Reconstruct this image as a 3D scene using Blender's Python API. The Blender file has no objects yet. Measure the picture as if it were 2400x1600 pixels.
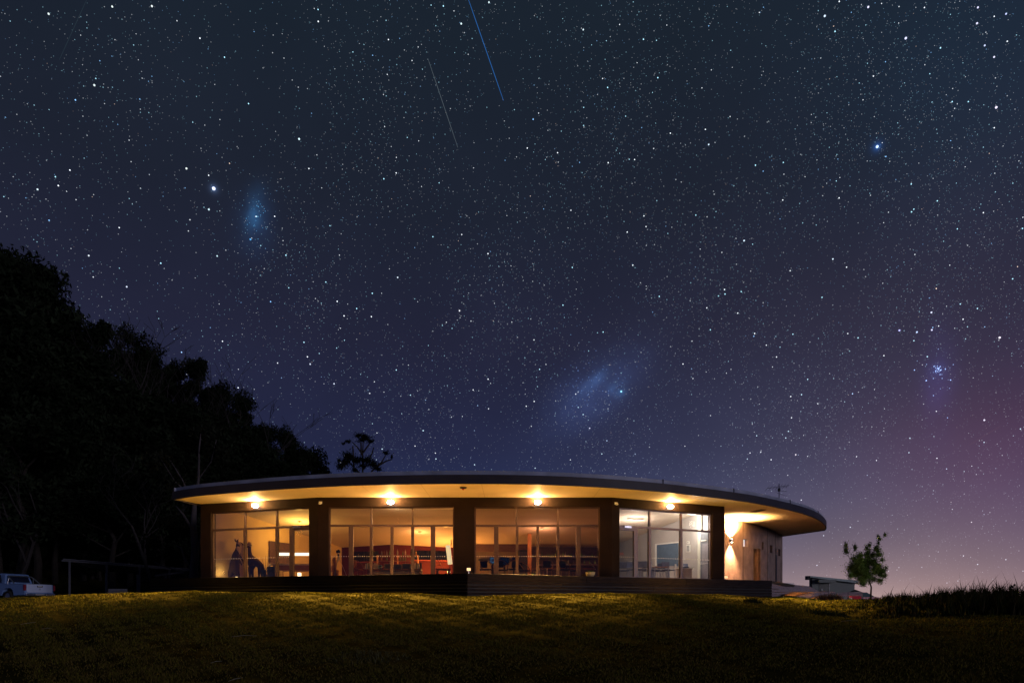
import bpy, bmesh, math, random
import numpy as np
from mathutils import Vector, Matrix, Euler
random.seed(7); RNG = np.random.default_rng(11)
S = bpy.context.scene
COL = S.collection
# ------------------------------------------------------------------ camera
F = 1590.0; HY = 1420.0; EYE = 1.5
cd = bpy.data.cameras.new("camera"); cam = bpy.data.objects.new("camera", cd); COL.objects.link(cam)
cd.sensor_width = 36; cd.lens = F/2400*36; cd.shift_y = (HY-800)/2400
cd.clip_start = 0.1; cd.clip_end = 12000
cam.location = (0, 0, EYE); cam.rotation_euler = (math.pi/2, 0, 0)
S.camera = cam
S.view_settings.view_transform = 'Standard'; S.view_settings.look = 'None'
S.view_settings.exposure = 0; S.view_settings.gamma = 1; S.view_settings.use_curve_mapping = False

def ray(px, py):
    return Vector(((px-1200)/F, 1.0, (HY-py)/F)).normalized()

# ------------------------------------------------------------------ world: clear night sky with horizon glow
W = bpy.data.worlds.new("World"); S.world = W; W.use_nodes = True
nt = W.node_tree; N = nt.nodes; L = nt.links
for n in list(N): N.remove(n)
def nd(t, **k):
    n = N.new(t)
    for a, b in k.items(): setattr(n, a, b)
    return n
def mth(op, a, b=None, c=None):
    n = nd('ShaderNodeMath', operation=op)
    for i, v in enumerate((a, b, c)):
        if v is None: continue
        if isinstance(v, (int, float)): n.inputs[i].default_value = v
        else: L.new(v, n.inputs[i])
    return n.outputs[0]
tc = nd('ShaderNodeTexCoord'); DIR = tc.outputs['Generated']
sep = nd('ShaderNodeSeparateXYZ'); L.new(DIR, sep.inputs[0])
EL = mth('ARCSINE', sep.outputs[2])
AZ = mth('ARCTAN2', sep.outputs[0], sep.outputs[1])
rad = math.radians
cr = nd('ShaderNodeValToRGB')
els = mth('DIVIDE', mth('MAXIMUM', EL, 0.0), rad(50)); L.new(els, cr.inputs[0])
stops = [(0.0, (.0300,.0370,.105)), (0.16, (.0195,.0290,.088)), (0.26, (.0170,.0205,.058)), (0.42, (.0165,.0180,.042)), (0.60, (.0125,.0165,.031)), (0.80, (.0105,.0170,.0285)), (1.0, (.0100,.0170,.027))]
e = cr.color_ramp.elements
e[0].position, e[0].color = stops[0][0], (*stops[0][1], 1)
e[1].position, e[1].color = stops[-1][0], (*stops[-1][1], 1)
for p, c in stops[1:-1]:
    x = e.new(p); x.color = (*c, 1)
acc = cr.outputs[0]
def addcol(acc, fac, col):
    m = nd('ShaderNodeMix', data_type='RGBA', blend_type='ADD'); m.clamp_factor = False
    L.new(fac, m.inputs[0]); L.new(acc, m.inputs[6]); m.inputs[7].default_value = (*col, 1)
    return m.outputs[2]
def gz(v, c, s):   # gaussian
    d = mth('DIVIDE', mth('SUBTRACT', v, c), s)
    return mth('EXPONENT', mth('MULTIPLY', mth('MULTIPLY', d, d), -1.0))
elp = mth('MAXIMUM', EL, 0.0)
acc = addcol(acc, mth('MULTIPLY', mth('EXPONENT', mth('DIVIDE', elp, -rad(3.5))), gz(AZ, rad(30), rad(17))), (.36,.19,.105))
acc = addcol(acc, mth('MULTIPLY', mth('EXPONENT', mth('DIVIDE', elp, -rad(6.5))), gz(AZ, rad(26), rad(17))), (.098,.097,.090))
acc = addcol(acc, mth('MULTIPLY', gz(EL, rad(9), rad(9)), gz(AZ, rad(16), rad(15))), (.005,.007,.016))
acc = addcol(acc, mth('MULTIPLY', gz(EL, rad(9.5), rad(6)), gz(AZ, rad(36), rad(9))), (.042,.004,.012))
acc = addcol(acc, mth('MULTIPLY', gz(EL, rad(18), rad(9)), gz(AZ, rad(33), rad(16))), (.010,.006,.008))
acc = addcol(acc, mth('MULTIPLY', gz(EL, rad(33), rad(8)), gz(AZ, rad(34), rad(10))), (.001,.006,.013))
def cloud(acc, px, py, ang, a, b, col, nscale, thr=0.35):
    c = ray(px, py); r = Vector((c.y, -c.x, 0)).normalized(); u = r.cross(c)
    ca, sa = math.cos(ang), math.sin(ang)
    e1 = r*ca+u*sa; e2 = u*ca-r*sa
    def dot(v):
        n = nd('ShaderNodeVectorMath', operation='DOT_PRODUCT'); L.new(DIR, n.inputs[0]); n.inputs[1].default_value = v
        return n.outputs['Value']
    q = mth('ADD', mth('POWER', mth('DIVIDE', dot(e1), a), 2.0), mth('POWER', mth('DIVIDE', dot(e2), b), 2.0))
    g = mth('EXPONENT', mth('MULTIPLY', q, -1.0))
    g = mth('MULTIPLY', g, mth('GREATER_THAN', dot(c), 0.0))
    nz = nd('ShaderNodeTexNoise'); nz.inputs['Scale'].default_value = nscale; nz.inputs['Detail'].default_value = 8; nz.inputs['Roughness'].default_value = .65
    L.new(DIR, nz.inputs['Vector'])
    m = mth('MULTIPLY', g, mth('MAXIMUM', mth('MULTIPLY', mth('SUBTRACT', nz.outputs['Fac'], thr), 3.5), 0.0))
    return addcol(acc, m, col)
acc = cloud(acc, 594, 500, rad(78), .019, .008, (.012,.062,.145), 34, .30)
acc = cloud(acc, 600, 520, rad(80), .030, .018, (.004,.014,.040), 24, .2)
acc = cloud(acc, 1388, 898, rad(40), .024, .0080, (.016,.040,.105), 22, .2)
acc = cloud(acc, 1380, 925, rad(36), .075, .032, (.011,.019,.056), 12, .12)
acc = cloud(acc, 1450, 912, rad(0), .012, .011, (.02,.06,.15), 60)
acc = cloud(acc, 2200, 900, rad(90), .060, .016, (.008,.006,.034), 18, .25)
def halo(acc, px, py, s, col):
    c = ray(px, py); n = nd('ShaderNodeVectorMath', operation='DISTANCE'); L.new(DIR, n.inputs[0]); n.inputs[1].default_value = c
    return addcol(acc, mth('EXPONENT', mth('DIVIDE', n.outputs['Value'], -s)), col)
acc = halo(acc, 501, 442, .0020, (.12,.20,.42)); acc = halo(acc, 2056, 344, .0022, (.03,.15,.55)); acc = halo(acc, 1456, 917, .0018, (.01,.07,.16)); acc = halo(acc, 2198, 866, .005, (.015,.03,.13))
grain = nd('ShaderNodeTexNoise'); grain.inputs['Scale'].default_value = 7; grain.inputs['Detail'].default_value = 4; L.new(DIR, grain.inputs['Vector'])
gm = nd('ShaderNodeMix', data_type='RGBA', blend_type='MULTIPLY'); gm.inputs[0].default_value = 1
L.new(acc, gm.inputs[6])
gf = mth('ADD', mth('MULTIPLY', grain.outputs['Fac'], .35), .825); cb = nd('ShaderNodeCombineColor')
for i in range(3): L.new(gf, cb.inputs[i])
L.new(cb.outputs[0], gm.inputs[7]); acc = gm.outputs[2]
# faint low night light from the bright right hand horizon, behind the camera
sl = bpy.data.lights.new("night_glow", 'SUN'); sl.energy = .52; sl.angle = math.radians(12); sl.color = (.86,.80,1.0)
so = bpy.data.objects.new("night_glow", sl); COL.objects.link(so); so.rotation_euler = Vector((-.77,.62,-.12)).to_track_quat('-Z','Y').to_euler()
bgn = nd('ShaderNodeBackground'); L.new(acc, bgn.inputs[0]); bgn.inputs[1].default_value = 1.0
wo = nd('ShaderNodeOutputWorld'); L.new(bgn.outputs[0], wo.inputs[0])

# ------------------------------------------------------------------ materials
MATS = {}
def mat(name, col, rough=.8, metal=0, var=.15, scale=6, bump=0, bscale=None, emit=None, estr=0, spec=.3, stretch=None):
    if name in MATS: return MATS[name]
    m = bpy.data.materials.new(name); m.use_nodes = True; t = m.node_tree; b = t.nodes['Principled BSDF']
    b.inputs['Roughness'].default_value = rough; b.inputs['Metallic'].default_value = metal
    b.inputs['Specular IOR Level'].default_value = spec
    co = t.nodes.new('ShaderNodeTexCoord'); mp = t.nodes.new('ShaderNodeMapping'); t.links.new(co.outputs['Object'], mp.inputs[0])
    if stretch: mp.inputs['Scale'].default_value = stretch
    n = t.nodes.new('ShaderNodeTexNoise'); n.inputs['Scale'].default_value = scale; n.inputs['Detail'].default_value = 5
    t.links.new(mp.outputs[0], n.inputs['Vector'])
    r = t.nodes.new('ShaderNodeValToRGB'); t.links.new(n.outputs['Fac'], r.inputs[0])
    r.color_ramp.elements[0].position = .3; r.color_ramp.elements[1].position = .72
    r.color_ramp.elements[0].color = (*[max(0, c*(1-var)) for c in col], 1)
    r.color_ramp.elements[1].color = (*[min(1, c*(1+var)) for c in col], 1)
    t.links.new(r.outputs[0], b.inputs['Base Color'])
    if bump:
        n2 = t.nodes.new('ShaderNodeTexNoise'); n2.inputs['Scale'].default_value = bscale or scale*4; n2.inputs['Detail'].default_value = 6
        t.links.new(mp.outputs[0], n2.inputs['Vector'])
        bp = t.nodes.new('ShaderNodeBump'); bp.inputs['Strength'].default_value = bump; bp.inputs['Distance'].default_value = .03
        t.links.new(n2.outputs['Fac'], bp.inputs['Height']); t.links.new(bp.outputs[0], b.inputs['Normal'])
    if emit:
        b.inputs['Emission Color'].default_value = (*emit, 1); b.inputs['Emission Strength'].default_value = estr
    MATS[name] = m; return m
def attr_mat(name, rough=.8, emit=False, estr=1, trans=0):
    m = bpy.data.materials.new(name); m.use_nodes = True; t = m.node_tree; b = t.nodes['Principled BSDF']
    a = t.nodes.new('ShaderNodeAttribute'); a.attribute_name = 'tint'
    if emit:
        t.nodes.remove(b); ad = t.nodes.new('ShaderNodeAddShader'); tp = t.nodes.new('ShaderNodeBsdfTransparent'); em = t.nodes.new('ShaderNodeEmission'); t.links.new(a.outputs['Color'], em.inputs[0]); em.inputs[1].default_value = estr
        t.links.new(em.outputs[0], ad.inputs[0]); t.links.new(tp.outputs[0], ad.inputs[1]); t.links.new(ad.outputs[0], t.nodes['Material Output'].inputs[0]); m.cycles.emission_sampling = 'NONE'
    else:
        t.links.new(a.outputs['Color'], b.inputs['Base Color']); b.inputs['Roughness'].default_value = rough
        b.inputs['Specular IOR Level'].default_value = 0
        if False: b.inputs['Transmission Weight'].default_value = 0
    MATS[name] = m; return m
def glass_mat(name, tint=(1,1,1), refl=1.0):
    m = bpy.data.materials.new(name); m.use_nodes = True; t = m.node_tree; t.nodes.remove(t.nodes['Principled BSDF'])
    tr = t.nodes.new('ShaderNodeBsdfTransparent'); tr.inputs[0].default_value = (*tint, 1)
    gl = t.nodes.new('ShaderNodeBsdfGlossy'); gl.inputs['Roughness'].default_value = .01
    fr = t.nodes.new('ShaderNodeFresnel'); fr.inputs[0].default_value = 1.45
    mx = t.nodes.new('ShaderNodeMixShader'); t.links.new(fr.outputs[0], mx.inputs[0]); t.links.new(tr.outputs[0], mx.inputs[1]); t.links.new(gl.outputs[0], mx.inputs[2])
    t.links.new(mx.outputs[0], t.nodes['Material Output'].inputs[0]); MATS[name] = m; return m

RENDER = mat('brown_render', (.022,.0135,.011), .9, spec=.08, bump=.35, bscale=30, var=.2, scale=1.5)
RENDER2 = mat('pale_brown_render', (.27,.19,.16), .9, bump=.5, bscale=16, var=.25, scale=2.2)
SOFF = mat('cream_soffit', (.62,.50,.32), .7, var=.10, scale=.8, bump=.05)
FASC = mat('dark_fascia', (.036,.033,.046), .55, metal=.0, var=.2, scale=1)
ZINC = mat('zinc_gutter', (.33,.35,.45), .5, metal=.0, var=.25, scale=1.2)
ROOFM = mat('roof_sheet', (.25,.26,.28), .5, metal=.4)
ALU = mat('bronze_aluminium', (.115,.072,.06), .4, metal=.3, var=.1, spec=.5)
GLASS = glass_mat('window_glass')
CEIL = mat('ceiling_paint', (.62,.52,.42), .8, var=.05, scale=.6)
WALLY = mat('ochre_wall', (.55,.38,.18), .85, var=.08, scale=1)
REDW = mat('dark_red_wall', (.075,.008,.004), .8, var=.15, scale=1)
DARKW = mat('brown_bar_wall', (.075,.05,.048), .8, var=.2)
GREYW = mat('pale_grey_wall', (.42,.39,.37), .85, var=.06, scale=1)
TANW = mat('tan_wall', (.15,.11,.085), .85)
FLOORM = mat('timber_floor', (.22,.12,.06), .4, var=.25, scale=3, stretch=(1,12,1))
DECKM = mat('deck_timber', (.055,.042,.027), .7, var=.25, scale=4, stretch=(1,10,1))
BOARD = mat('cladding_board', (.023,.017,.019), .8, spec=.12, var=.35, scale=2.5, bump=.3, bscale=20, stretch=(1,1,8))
DARKB = mat('shaded_board', (.005,.0045,.005), .95, spec=.02, var=.3, scale=2.5)  # board copy with the shade of the left deck front put into its colour
BLACK = mat('black_plastic', (.012,.012,.014), .5)
BLUEB = mat('navy_upholstery', (.018,.022,.035), .8)
WOOD = mat('brown_wood', (.16,.075,.035), .5, var=.3, scale=8, stretch=(1,1,6))
OWOOD = mat('orange_wood', (.45,.20,.07), .5, var=.2, scale=6)
PALEW = mat('pale_wood', (.50,.38,.26), .6, var=.15)
WHITE = mat('white_paint', (.72,.70,.66), .6, var=.05)
CREAM = mat('cream_ceramic', (.62,.56,.40), .4, var=.08)
STEEL = mat('steel', (.45,.45,.46), .3, metal=.9)
REDM = mat('red_paint', (.45,.015,.02), .35, spec=.5)
SCREEN = mat('dark_screen', (.01,.012,.03), .15, spec=.6)
BARK = mat('grey_bark', (.07,.058,.06), .9, var=.35, scale=5, bump=.6, stretch=(1,1,.2))
DBARK = mat('dark_bark', (.03,.024,.02), .9, var=.3)
PBARK = mat('pale_dead_bark', (.03,.025,.024), .9, var=.3)
GLOW = mat('lamp_white_glow', (1,.9,.7), emit=(1,.84,.6), estr=60)

# ------------------------------------------------------------------ mesh helpers
class MB:
    def __init__(s): s.v = []; s.f = []
    def add(s, vs, fs):
        o = len(s.v); s.v += [tuple(v) for v in vs]; s.f += [tuple(i+o for i in f) for f in fs]; return s
    def box(s, x0, x1, y0, y1, z0, z1, M=None):
        vs = [Vector(p) for p in ((x0,y0,z0),(x1,y0,z0),(x1,y1,z0),(x0,y1,z0),(x0,y0,z1),(x1,y0,z1),(x1,y1,z1),(x0,y1,z1))]
        if M: vs = [M @ v for v in vs]
        return s.add(vs, [(3,2,1,0),(4,5,6,7),(0,1,5,4),(1,2,6,5),(2,3,7,6),(3,0,4,7)])
    def prism(s, poly, z0, z1):
        n = len(poly)
        z0s = z0 if hasattr(z0, '__len__') else [z0]*n; z1s = z1 if hasattr(z1, '__len__') else [z1]*n
        vs = [(p[0],p[1],z0s[i]) for i,p in enumerate(poly)]+[(p[0],p[1],z1s[i]) for i,p in enumerate(poly)]
        fs = [tuple(range(n-1,-1,-1)), tuple(range(n,2*n))]+[(i,(i+1)%n,n+(i+1)%n,n+i) for i in range(n)]
        return s.add(vs, fs)
    def tube(s, pts, rs, n=8, cap=True):
        pts = [Vector(p) for p in pts]; rs = rs if hasattr(rs, '__len__') else [rs]*len(pts)
        vs = []; 
        for i, p in enumerate(pts):
            d = (pts[min(i+1,len(pts)-1)]-pts[max(i-1,0)]).normalized()
            a = d.cross(Vector((0,0,1)) if abs(d.z) < .9 else Vector((1,0,0))).normalized(); b = d.cross(a)
            for k in range(n):
                t = 2*math.pi*k/n; vs.append(p+(a*math.cos(t)+b*math.sin(t))*rs[i])
        fs = []
        for i in range(len(pts)-1):
            for k in range(n):
                fs.append((i*n+k, i*n+(k+1)%n, (i+1)*n+(k+1)%n, (i+1)*n+k))
        if cap: fs += [tuple(range(n-1,-1,-1)), tuple(range((len(pts)-1)*n, len(pts)*n))]
        return s.add(vs, fs)
    def lathe(s, prof, c=(0,0,0), n=14):
        vs = []; c = Vector(c)
        for r, z in prof:
            for k in range(n):
                t = 2*math.pi*k/n; vs.append(c+Vector((r*math.cos(t), r*math.sin(t), z)))
        fs = []
        for i in range(len(prof)-1):
            for k in range(n): fs.append((i*n+k, i*n+(k+1)%n, (i+1)*n+(k+1)%n, (i+1)*n+k))
        fs += [tuple(range(n-1,-1,-1)), tuple(range((len(prof)-1)*n, len(prof)*n))]
        return s.add(vs, fs)
    def mesh(s, name, m):
        me = bpy.data.meshes.new(name); me.from_pydata(s.v, [], s.f); me.materials.append(m); me.update(); return me
    def build(s, name, m, parent=None, smooth=False, bevel=0, **kw):
        me = s.mesh(name, m); o = bpy.data.objects.new(name, me); COL.objects.link(o)
        if smooth:
            for p in me.polygons: p.use_smooth = True
        if bevel:
            md = o.modifiers.new('bevel', 'BEVEL'); md.width = bevel; md.segments = 2; md.limit_method = 'ANGLE'
        if parent: o.parent = parent
        for k, v in kw.items(): o[k] = v
        return o
def tag(o, label, cat, group=None):
    o['label'] = label; o['category'] = cat
    if group: o['group'] = group
    return o
def empty(name, loc, rz=0, label=None, cat=None, group=None):
    o = bpy.data.objects.new(name, None); COL.objects.link(o); o.empty_display_size = .2
    o.location = loc; o.rotation_euler = (0,0,rz)
    if label: tag(o, label, cat, group)
    return o
def struct(o): o['kind'] = 'structure'; return o
def copy_tree(o, parent=None):
    c = o.copy(); COL.objects.link(c)
    if parent: c.parent = parent
    for ch in [x for x in bpy.data.objects if x.parent == o]: copy_tree(ch, c)
    return c
def dup(root, loc, rz=0, label=None, scale=None):
    c = copy_tree(root); c.location = loc; c.rotation_euler = (0,0,rz)
    if label: c['label'] = label
    if scale: c.scale = (scale,)*3 if not hasattr(scale,'__len__') else scale
    return c
def np_mesh(name, co, faces, m, tint=None):      # co (n,3), faces (k,3 or 4)
    me = bpy.data.meshes.new(name); k = faces.shape[1]
    me.vertices.add(len(co)); me.vertices.foreach_set('co', co.astype(np.float32).ravel())
    me.loops.add(faces.size); me.loops.foreach_set('vertex_index', faces.astype(np.int32).ravel())
    me.polygons.add(len(faces)); me.polygons.foreach_set('loop_start', np.arange(0, faces.size, k, dtype=np.int32))
    me.polygons.foreach_set('loop_total', np.full(len(faces), k, dtype=np.int32))
    me.update(calc_edges=True)
    if tint is not None:
        a = me.attributes.new('tint', 'FLOAT_COLOR', 'POINT'); a.data.foreach_set('color', np.c_[tint, np.ones(len(tint))].astype(np.float32).ravel())
    me.materials.append(m); return me
def obj(name, me, parent=None, **kw):
    o = bpy.data.objects.new(name, me); COL.objects.link(o)
    if parent: o.parent = parent
    for k, v in kw.items(): o[k] = v
    return o
def P(px, py, Y): return Vector(((px-1200)/F*Y, Y, EYE+(HY-py)/F*Y))
def XY(px, Y): return ((px-1200)/F*Y, Y)
def lamp(name, kind, loc, power, col, parent=None, radius=.05, **kw):
    l = bpy.data.lights.new(name, kind); l.energy = power; l.color = col
    if kind in ('POINT','SPOT'): l.shadow_soft_size = radius
    for k, v in kw.items():
        if k != 'rot' and k != 'target': setattr(l, k, v)
    o = bpy.data.objects.new(name, l); COL.objects.link(o); o.location = loc
    if 'rot' in kw: o.rotation_euler = kw['rot']
    if 'target' in kw: o.rotation_euler = (Vector(kw['target'])-Vector(loc)).to_track_quat('-Z','Y').to_euler()
    if parent: o.parent = parent; 
    return o
# ------------------------------------------------------------------ terrain
SKX = [-400,-150,0,22,55,73,94,124,156,171,174,203,225,269,309,334,356,392,414,443,483,498,531,567,582,585,618,632,658,672,712,745,752,781,900]
SKY = [520,560,594,609,615,634,649,667,678,689,714,736,769,765,782,805,831,836,856,845,871,903,903,925,951,980,989,1009,994,1016,1042,1067,1085,1101,1200]
def nz(x, y):
    return (np.sin(x*.71+1.3)*np.cos(y*.83+.4)+.6*np.sin(x*1.63+y*1.21+2.)+.45*np.sin(x*2.9-y*2.3+.7)+.35*np.cos(x*4.7+y*3.9)+.25*np.sin(x*7.9-y*9.1+1.1))/2.2
def T(X, Y):
    X = np.asarray(X, float); Y = np.asarray(Y, float)
    z = np.interp(Y, [-60,0,13.2,17.5,22,24.5,26,40,55,90,300,3000], [-1,-.05,0,.78,1.50,1.86,1.93,1.97,1.9,1.2,-6,-12])
    z = z + (nz(X, Y)*.03+nz(X*.8+4, Y*3.3)*.020)*np.clip((Y-5)/10, 0, 1)*np.clip((60-Y)/20, 0, 1)
    w = np.clip((Y-16)/8, 0, 1)*np.clip((72-Y)/22, 0, 1)
    z = z + w*np.interp(X, [-30,-20,-16,-12,-9,-4,-1.5,1,5,8,10.5,12.5,14.5,17,20,30], [-.25,-.18,.02,.10,.08,.02,-.08,.02,.02,-.02,-.20,-.03,.02,-.02,-.02,-.02])
    z = z + np.interp(1200+F*X/np.maximum(Y, 15), [1850,1930,2100], [0,-.20,-.24])*np.clip((Y-19)/6, 0, 1)*np.clip((80-Y)/25, 0, 1)*(Y > 15)
    Yc = np.maximum(Y, 30); u = X/Yc; px = 1200+u*F
    H = .58*(HY-np.interp(px, SKX, SKY))/F*80
    t = np.clip((Y-44)/46, 0, 1); t = t*t*(3-2*t)
    hill = H*t*np.clip((840-px)/200, 0, 1)*np.clip(1-(Y-100)/350, 0, 1)
    return z+hill
def Tz(x, y): return float(T(x, y))
def axis(segs):
    out = []
    for a, b, st in segs: out += list(np.arange(a, b, st))
    return np.array(out+[segs[-1][1]])
xs = axis([(-3000,-500,500),(-500,-120,30),(-120,-30,3),(-30,30,.3),(30,90,4),(90,500,40),(500,3000,500)])
ys = axis([(-60,4,4),(4,36,.3),(36,120,2.5),(120,500,25),(500,3000,400)])
XX, YY = np.meshgrid(xs, ys); ZZ = T(XX, YY)
idx = np.arange(XX.size).reshape(XX.shape)
q = np.stack([idx[:-1,:-1], idx[:-1,1:], idx[1:,1:], idx[1:,:-1]], -1).reshape(-1, 4)
GM = mat('lawn_soil', (.030,.027,.007), .95, var=.6, scale=1.3, bump=.8, bscale=9, spec=0)
me = np_mesh('ground', np.stack([XX, YY, ZZ], -1).reshape(-1, 3), q, GM)
me.polygons.foreach_set('use_smooth', np.ones(len(q), bool))
g = struct(obj('ground', me)); g['label'] = 'dark grassy lawn sloping up to the deck and hillside'

GRASSM = attr_mat('grass_blade', .75)
def blades(name, X, Y, h, w, tint, lean=.5, segs=1, z=None, **kw):
    n = len(X); a = RNG.uniform(0, 2*np.pi, n); z = T(X, Y)-.01 if z is None else z
    la = RNG.uniform(0, 2*np.pi, n); ll = h*lean*RNG.uniform(.1, 1, n)
    b = np.c_[X, Y, z]; d = np.c_[np.cos(a), np.sin(a), np.zeros(n)]*(w/2)[:, None]
    tip = b+np.c_[np.cos(la)*ll, np.sin(la)*ll, h]
    if segs == 1:
        co = np.stack([b-d, b+d, tip], 1).reshape(-1, 3); f = np.arange(3*n).reshape(-1, 3); tt = np.repeat(tint, 3, 0)
    else:
        mid = b+np.c_[np.cos(la)*ll*.28, np.sin(la)*ll*.28, h*.6]
        co = np.stack([b-d, b+d, mid+d*.7, mid-d*.7, tip], 1).reshape(-1, 3); i = np.arange(n)[:, None]*5
        f = np.concatenate([i+[0,1,2], i+[0,2,3], i+[3,2,4]]); tt = np.repeat(tint, 5, 0)
    return np_mesh(name, co, f, GRASSM, tt)
n = 520000
Yg = 11.5+16.5*RNG.random(n)**.9; Xg = RNG.uniform(-.80, .82, n)*Yg
pat = nz(Xg*1.7, Yg*1.9)+.5*nz(Xg*5, Yg*6+3)
keep = RNG.random(n) < np.clip(.62+pat*.85, .06, 1); Xg, Yg, pat = Xg[keep], Yg[keep], pat[keep]
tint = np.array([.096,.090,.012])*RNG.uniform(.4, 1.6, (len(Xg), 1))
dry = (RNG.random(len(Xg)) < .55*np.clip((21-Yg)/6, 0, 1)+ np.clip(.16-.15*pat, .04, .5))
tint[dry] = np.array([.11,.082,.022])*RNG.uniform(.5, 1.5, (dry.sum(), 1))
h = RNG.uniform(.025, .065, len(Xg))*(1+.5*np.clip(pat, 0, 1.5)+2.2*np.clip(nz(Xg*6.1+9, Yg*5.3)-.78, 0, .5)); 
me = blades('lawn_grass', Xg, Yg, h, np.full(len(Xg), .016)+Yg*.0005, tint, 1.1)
obj('lawn_grass', me, kind='stuff', label='short patchy lawn grass lit yellow near the deck', category='grass')
# far lawn around building ends and ute
n = 90000
Yg = RNG.uniform(28, 52, n); side = RNG.random(n) < .5
pxs = np.where(side, RNG.uniform(-60, 480, n), RNG.uniform(1790, 2460, n)); Xg = (pxs-1200)/F*Yg
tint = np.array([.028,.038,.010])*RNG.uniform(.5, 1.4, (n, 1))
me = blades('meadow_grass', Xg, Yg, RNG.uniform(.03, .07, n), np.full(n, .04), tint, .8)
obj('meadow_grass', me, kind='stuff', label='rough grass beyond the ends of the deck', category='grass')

# tall rank grass on the right skyline
n = 42000
pxs = 1920+500*RNG.random(n)**.75; Yg = RNG.uniform(20.5, 29, n)
hm = np.interp(pxs, [1900,1990,2050,2090,2160,2180,2250,2330,2420], [.05,.09,.16,.38,.42,.52,.72,.80,.72])
Xg = (pxs-1200)/F*Yg
cl = np.clip(.30+1.3*nz(Xg*4.1, Yg*3.7), 0, 1.6); kp = RNG.random(n) < cl*.9+.1
Xg, Yg, hm, cl, pxs = Xg[kp], Yg[kp], hm[kp], cl[kp], pxs[kp]
hh = hm*.95*RNG.uniform(.25, 1.05, len(Xg))**1.5*(.35+.65*cl); spk = RNG.random(len(Xg)) < .012; hh[spk] *= 1.7
tint = np.array([.020,.026,.009])*RNG.uniform(.4, 1.5, (len(Xg), 1)); d = RNG.random(len(Xg)) < .25
tint[d] = np.array([.045,.036,.018])*RNG.uniform(.5, 1.4, (d.sum(), 1))
me = blades('tall_grass', Xg, Yg, hh, np.full(len(Xg), .034), tint, .55, 2)
obj('tall_grass', me, kind='stuff', label='tall dark unmown grass along the right skyline', category='grass')

def tussock(px, Y, w, hgt, n, label, dens=1, col=(.022,.030,.012)):
    x, y = XY(px, Y); r = w*np.sqrt(RNG.random(n)); a = RNG.uniform(0, 2*np.pi, n)
    X = r*np.cos(a)*1.0; Yl = r*np.sin(a)*.7
    tint = np.array(col)*RNG.uniform(.4, 1.6, (n, 1)); z0 = T(x+X, y+Yl)-Tz(x, y)-.03
    me = blades('blade_clump', X, Yl, hgt*RNG.uniform(.4, 1, n)*(1-.4*r/w), np.full(n, .02), tint, .7, 2, z=z0)
    o = obj('grass_tussock', me); o.location = (x, y, Tz(x, y)); tag(o, label, 'grass tussock'); return o
tussock(1764, 23, .32, .30, 420, 'dark spiky grass tussock alone on the lawn below the sconce wall')
tussock(1945, 30, .55, .55, 700, 'brown seedy grass clump in front of the shed and ramp', col=(.09,.06,.045))
tussock(1936, 21.5, .62, .26, 600, 'low wide dark tussock on the lawn before the ramp')
tussock(1190, 22.5, .12, .12, 70, 'small weed tuft on the lit lawn below the middle of the deck')
tussock(865, 15.2, .9, .17, 420, 'sparse clump of long thin stalks in the dark foreground', col=(.08,.08,.04)).__setitem__('kind', 'stuff')
tussock(1015, 25, .2, .2, 90, 'small weed at the foot of the deck left of its front corner', col=(.09,.09,.05))
tussock(700, 18.5, .14, .11, 110, 'dark small weed tuft on the middle of the lawn, left')
TW = mat('bleached_twig', (.28,.26,.2), .8)
for px, py, ln, an, lb in ((66,1461,.34,.9,'curved bleached twig on the dark lawn below the pickup'),(110,1477,.28,.1,'short straight bleached twig below the curved one'),
    (572,1499,.62,.25,'longest bleached stick lying mid lawn left of centre'),(507,1549,.22,.5,'small pale twig low in the foreground left'),
    (1991,1458,.45,-.3,'pale bent stick in front of the dark tall grass'),(880,1396,.3,-.6,'white scrap of stick against the dark deck base'),
    (552,1592,.3,.9,'pale twig at the very bottom of the lawn')):
    Y = 24.
    for _ in range(40):
        zz = Tz((px-1200)/F*Y, Y); yy = HY-(zz-EYE)/Y*F
        Y += -.35 if yy < py else .3
        Y = max(12.5, min(26, Y))
    x, y = XY(px, Y); o = MB().tube([(-ln/2,0,.03),(0,.04,.06),(ln/2,.0,.035+abs(an)*.05)], [.003,.005,.003], 5).build('fallen_twig', TW)
    o.location = (x, y, Tz(x, y)+.01); o.rotation_euler = (0,0,an); tag(o, lb, 'twig')

# ------------------------------------------------------------------ building plan (outer faces)
ZF = EYE+1.28; ZS = EYE+4.81; ZH = EYE+4.40; ZT = EYE+3.57
V = [Vector((*XY(470, 32.0), 0)), Vector((*XY(745, 30.0), 0)), Vector((*XY(1434, 30.0), 0)), Vector((*XY(1697, 32.7), 0))]
R = [Vector((11.62,37.0,0)), Vector((13.1,38.5,0)), Vector((14.5,40.1,0)), Vector((15.7,41.7,0)), Vector((17.0,43.8,0)), Vector((18.5,46.4,0))]
BL = Vector((-10.9,42.5,0)); 
bld = empty('round_roofed_building', (0,30,ZF), 0, 'long single-storey building with curved flat roof, glowing glazed front and brown rendered piers', 'building')
def bp(o):      # parent keeping world coordinates
    o.parent = bld; o.matrix_parent_inverse = Matrix.Translation(-Vector((0,30,ZF))); return o
def seg_t(a, b, px):
    k = (px-1200)/F; d = b-a
    return (k*a.y-a.x)/(d.x-k*d.y)
def frame_of(a, b):
    d = (b-a).normalized(); n = Vector((-d.y, d.x, 0))       # n points inward (+y side)
    M = Matrix(((d.x, n.x, 0, a.x), (d.y, n.y, 0, a.y), (0, 0, 1, 0), (0,0,0,1))); return M, (b-a).length
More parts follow.
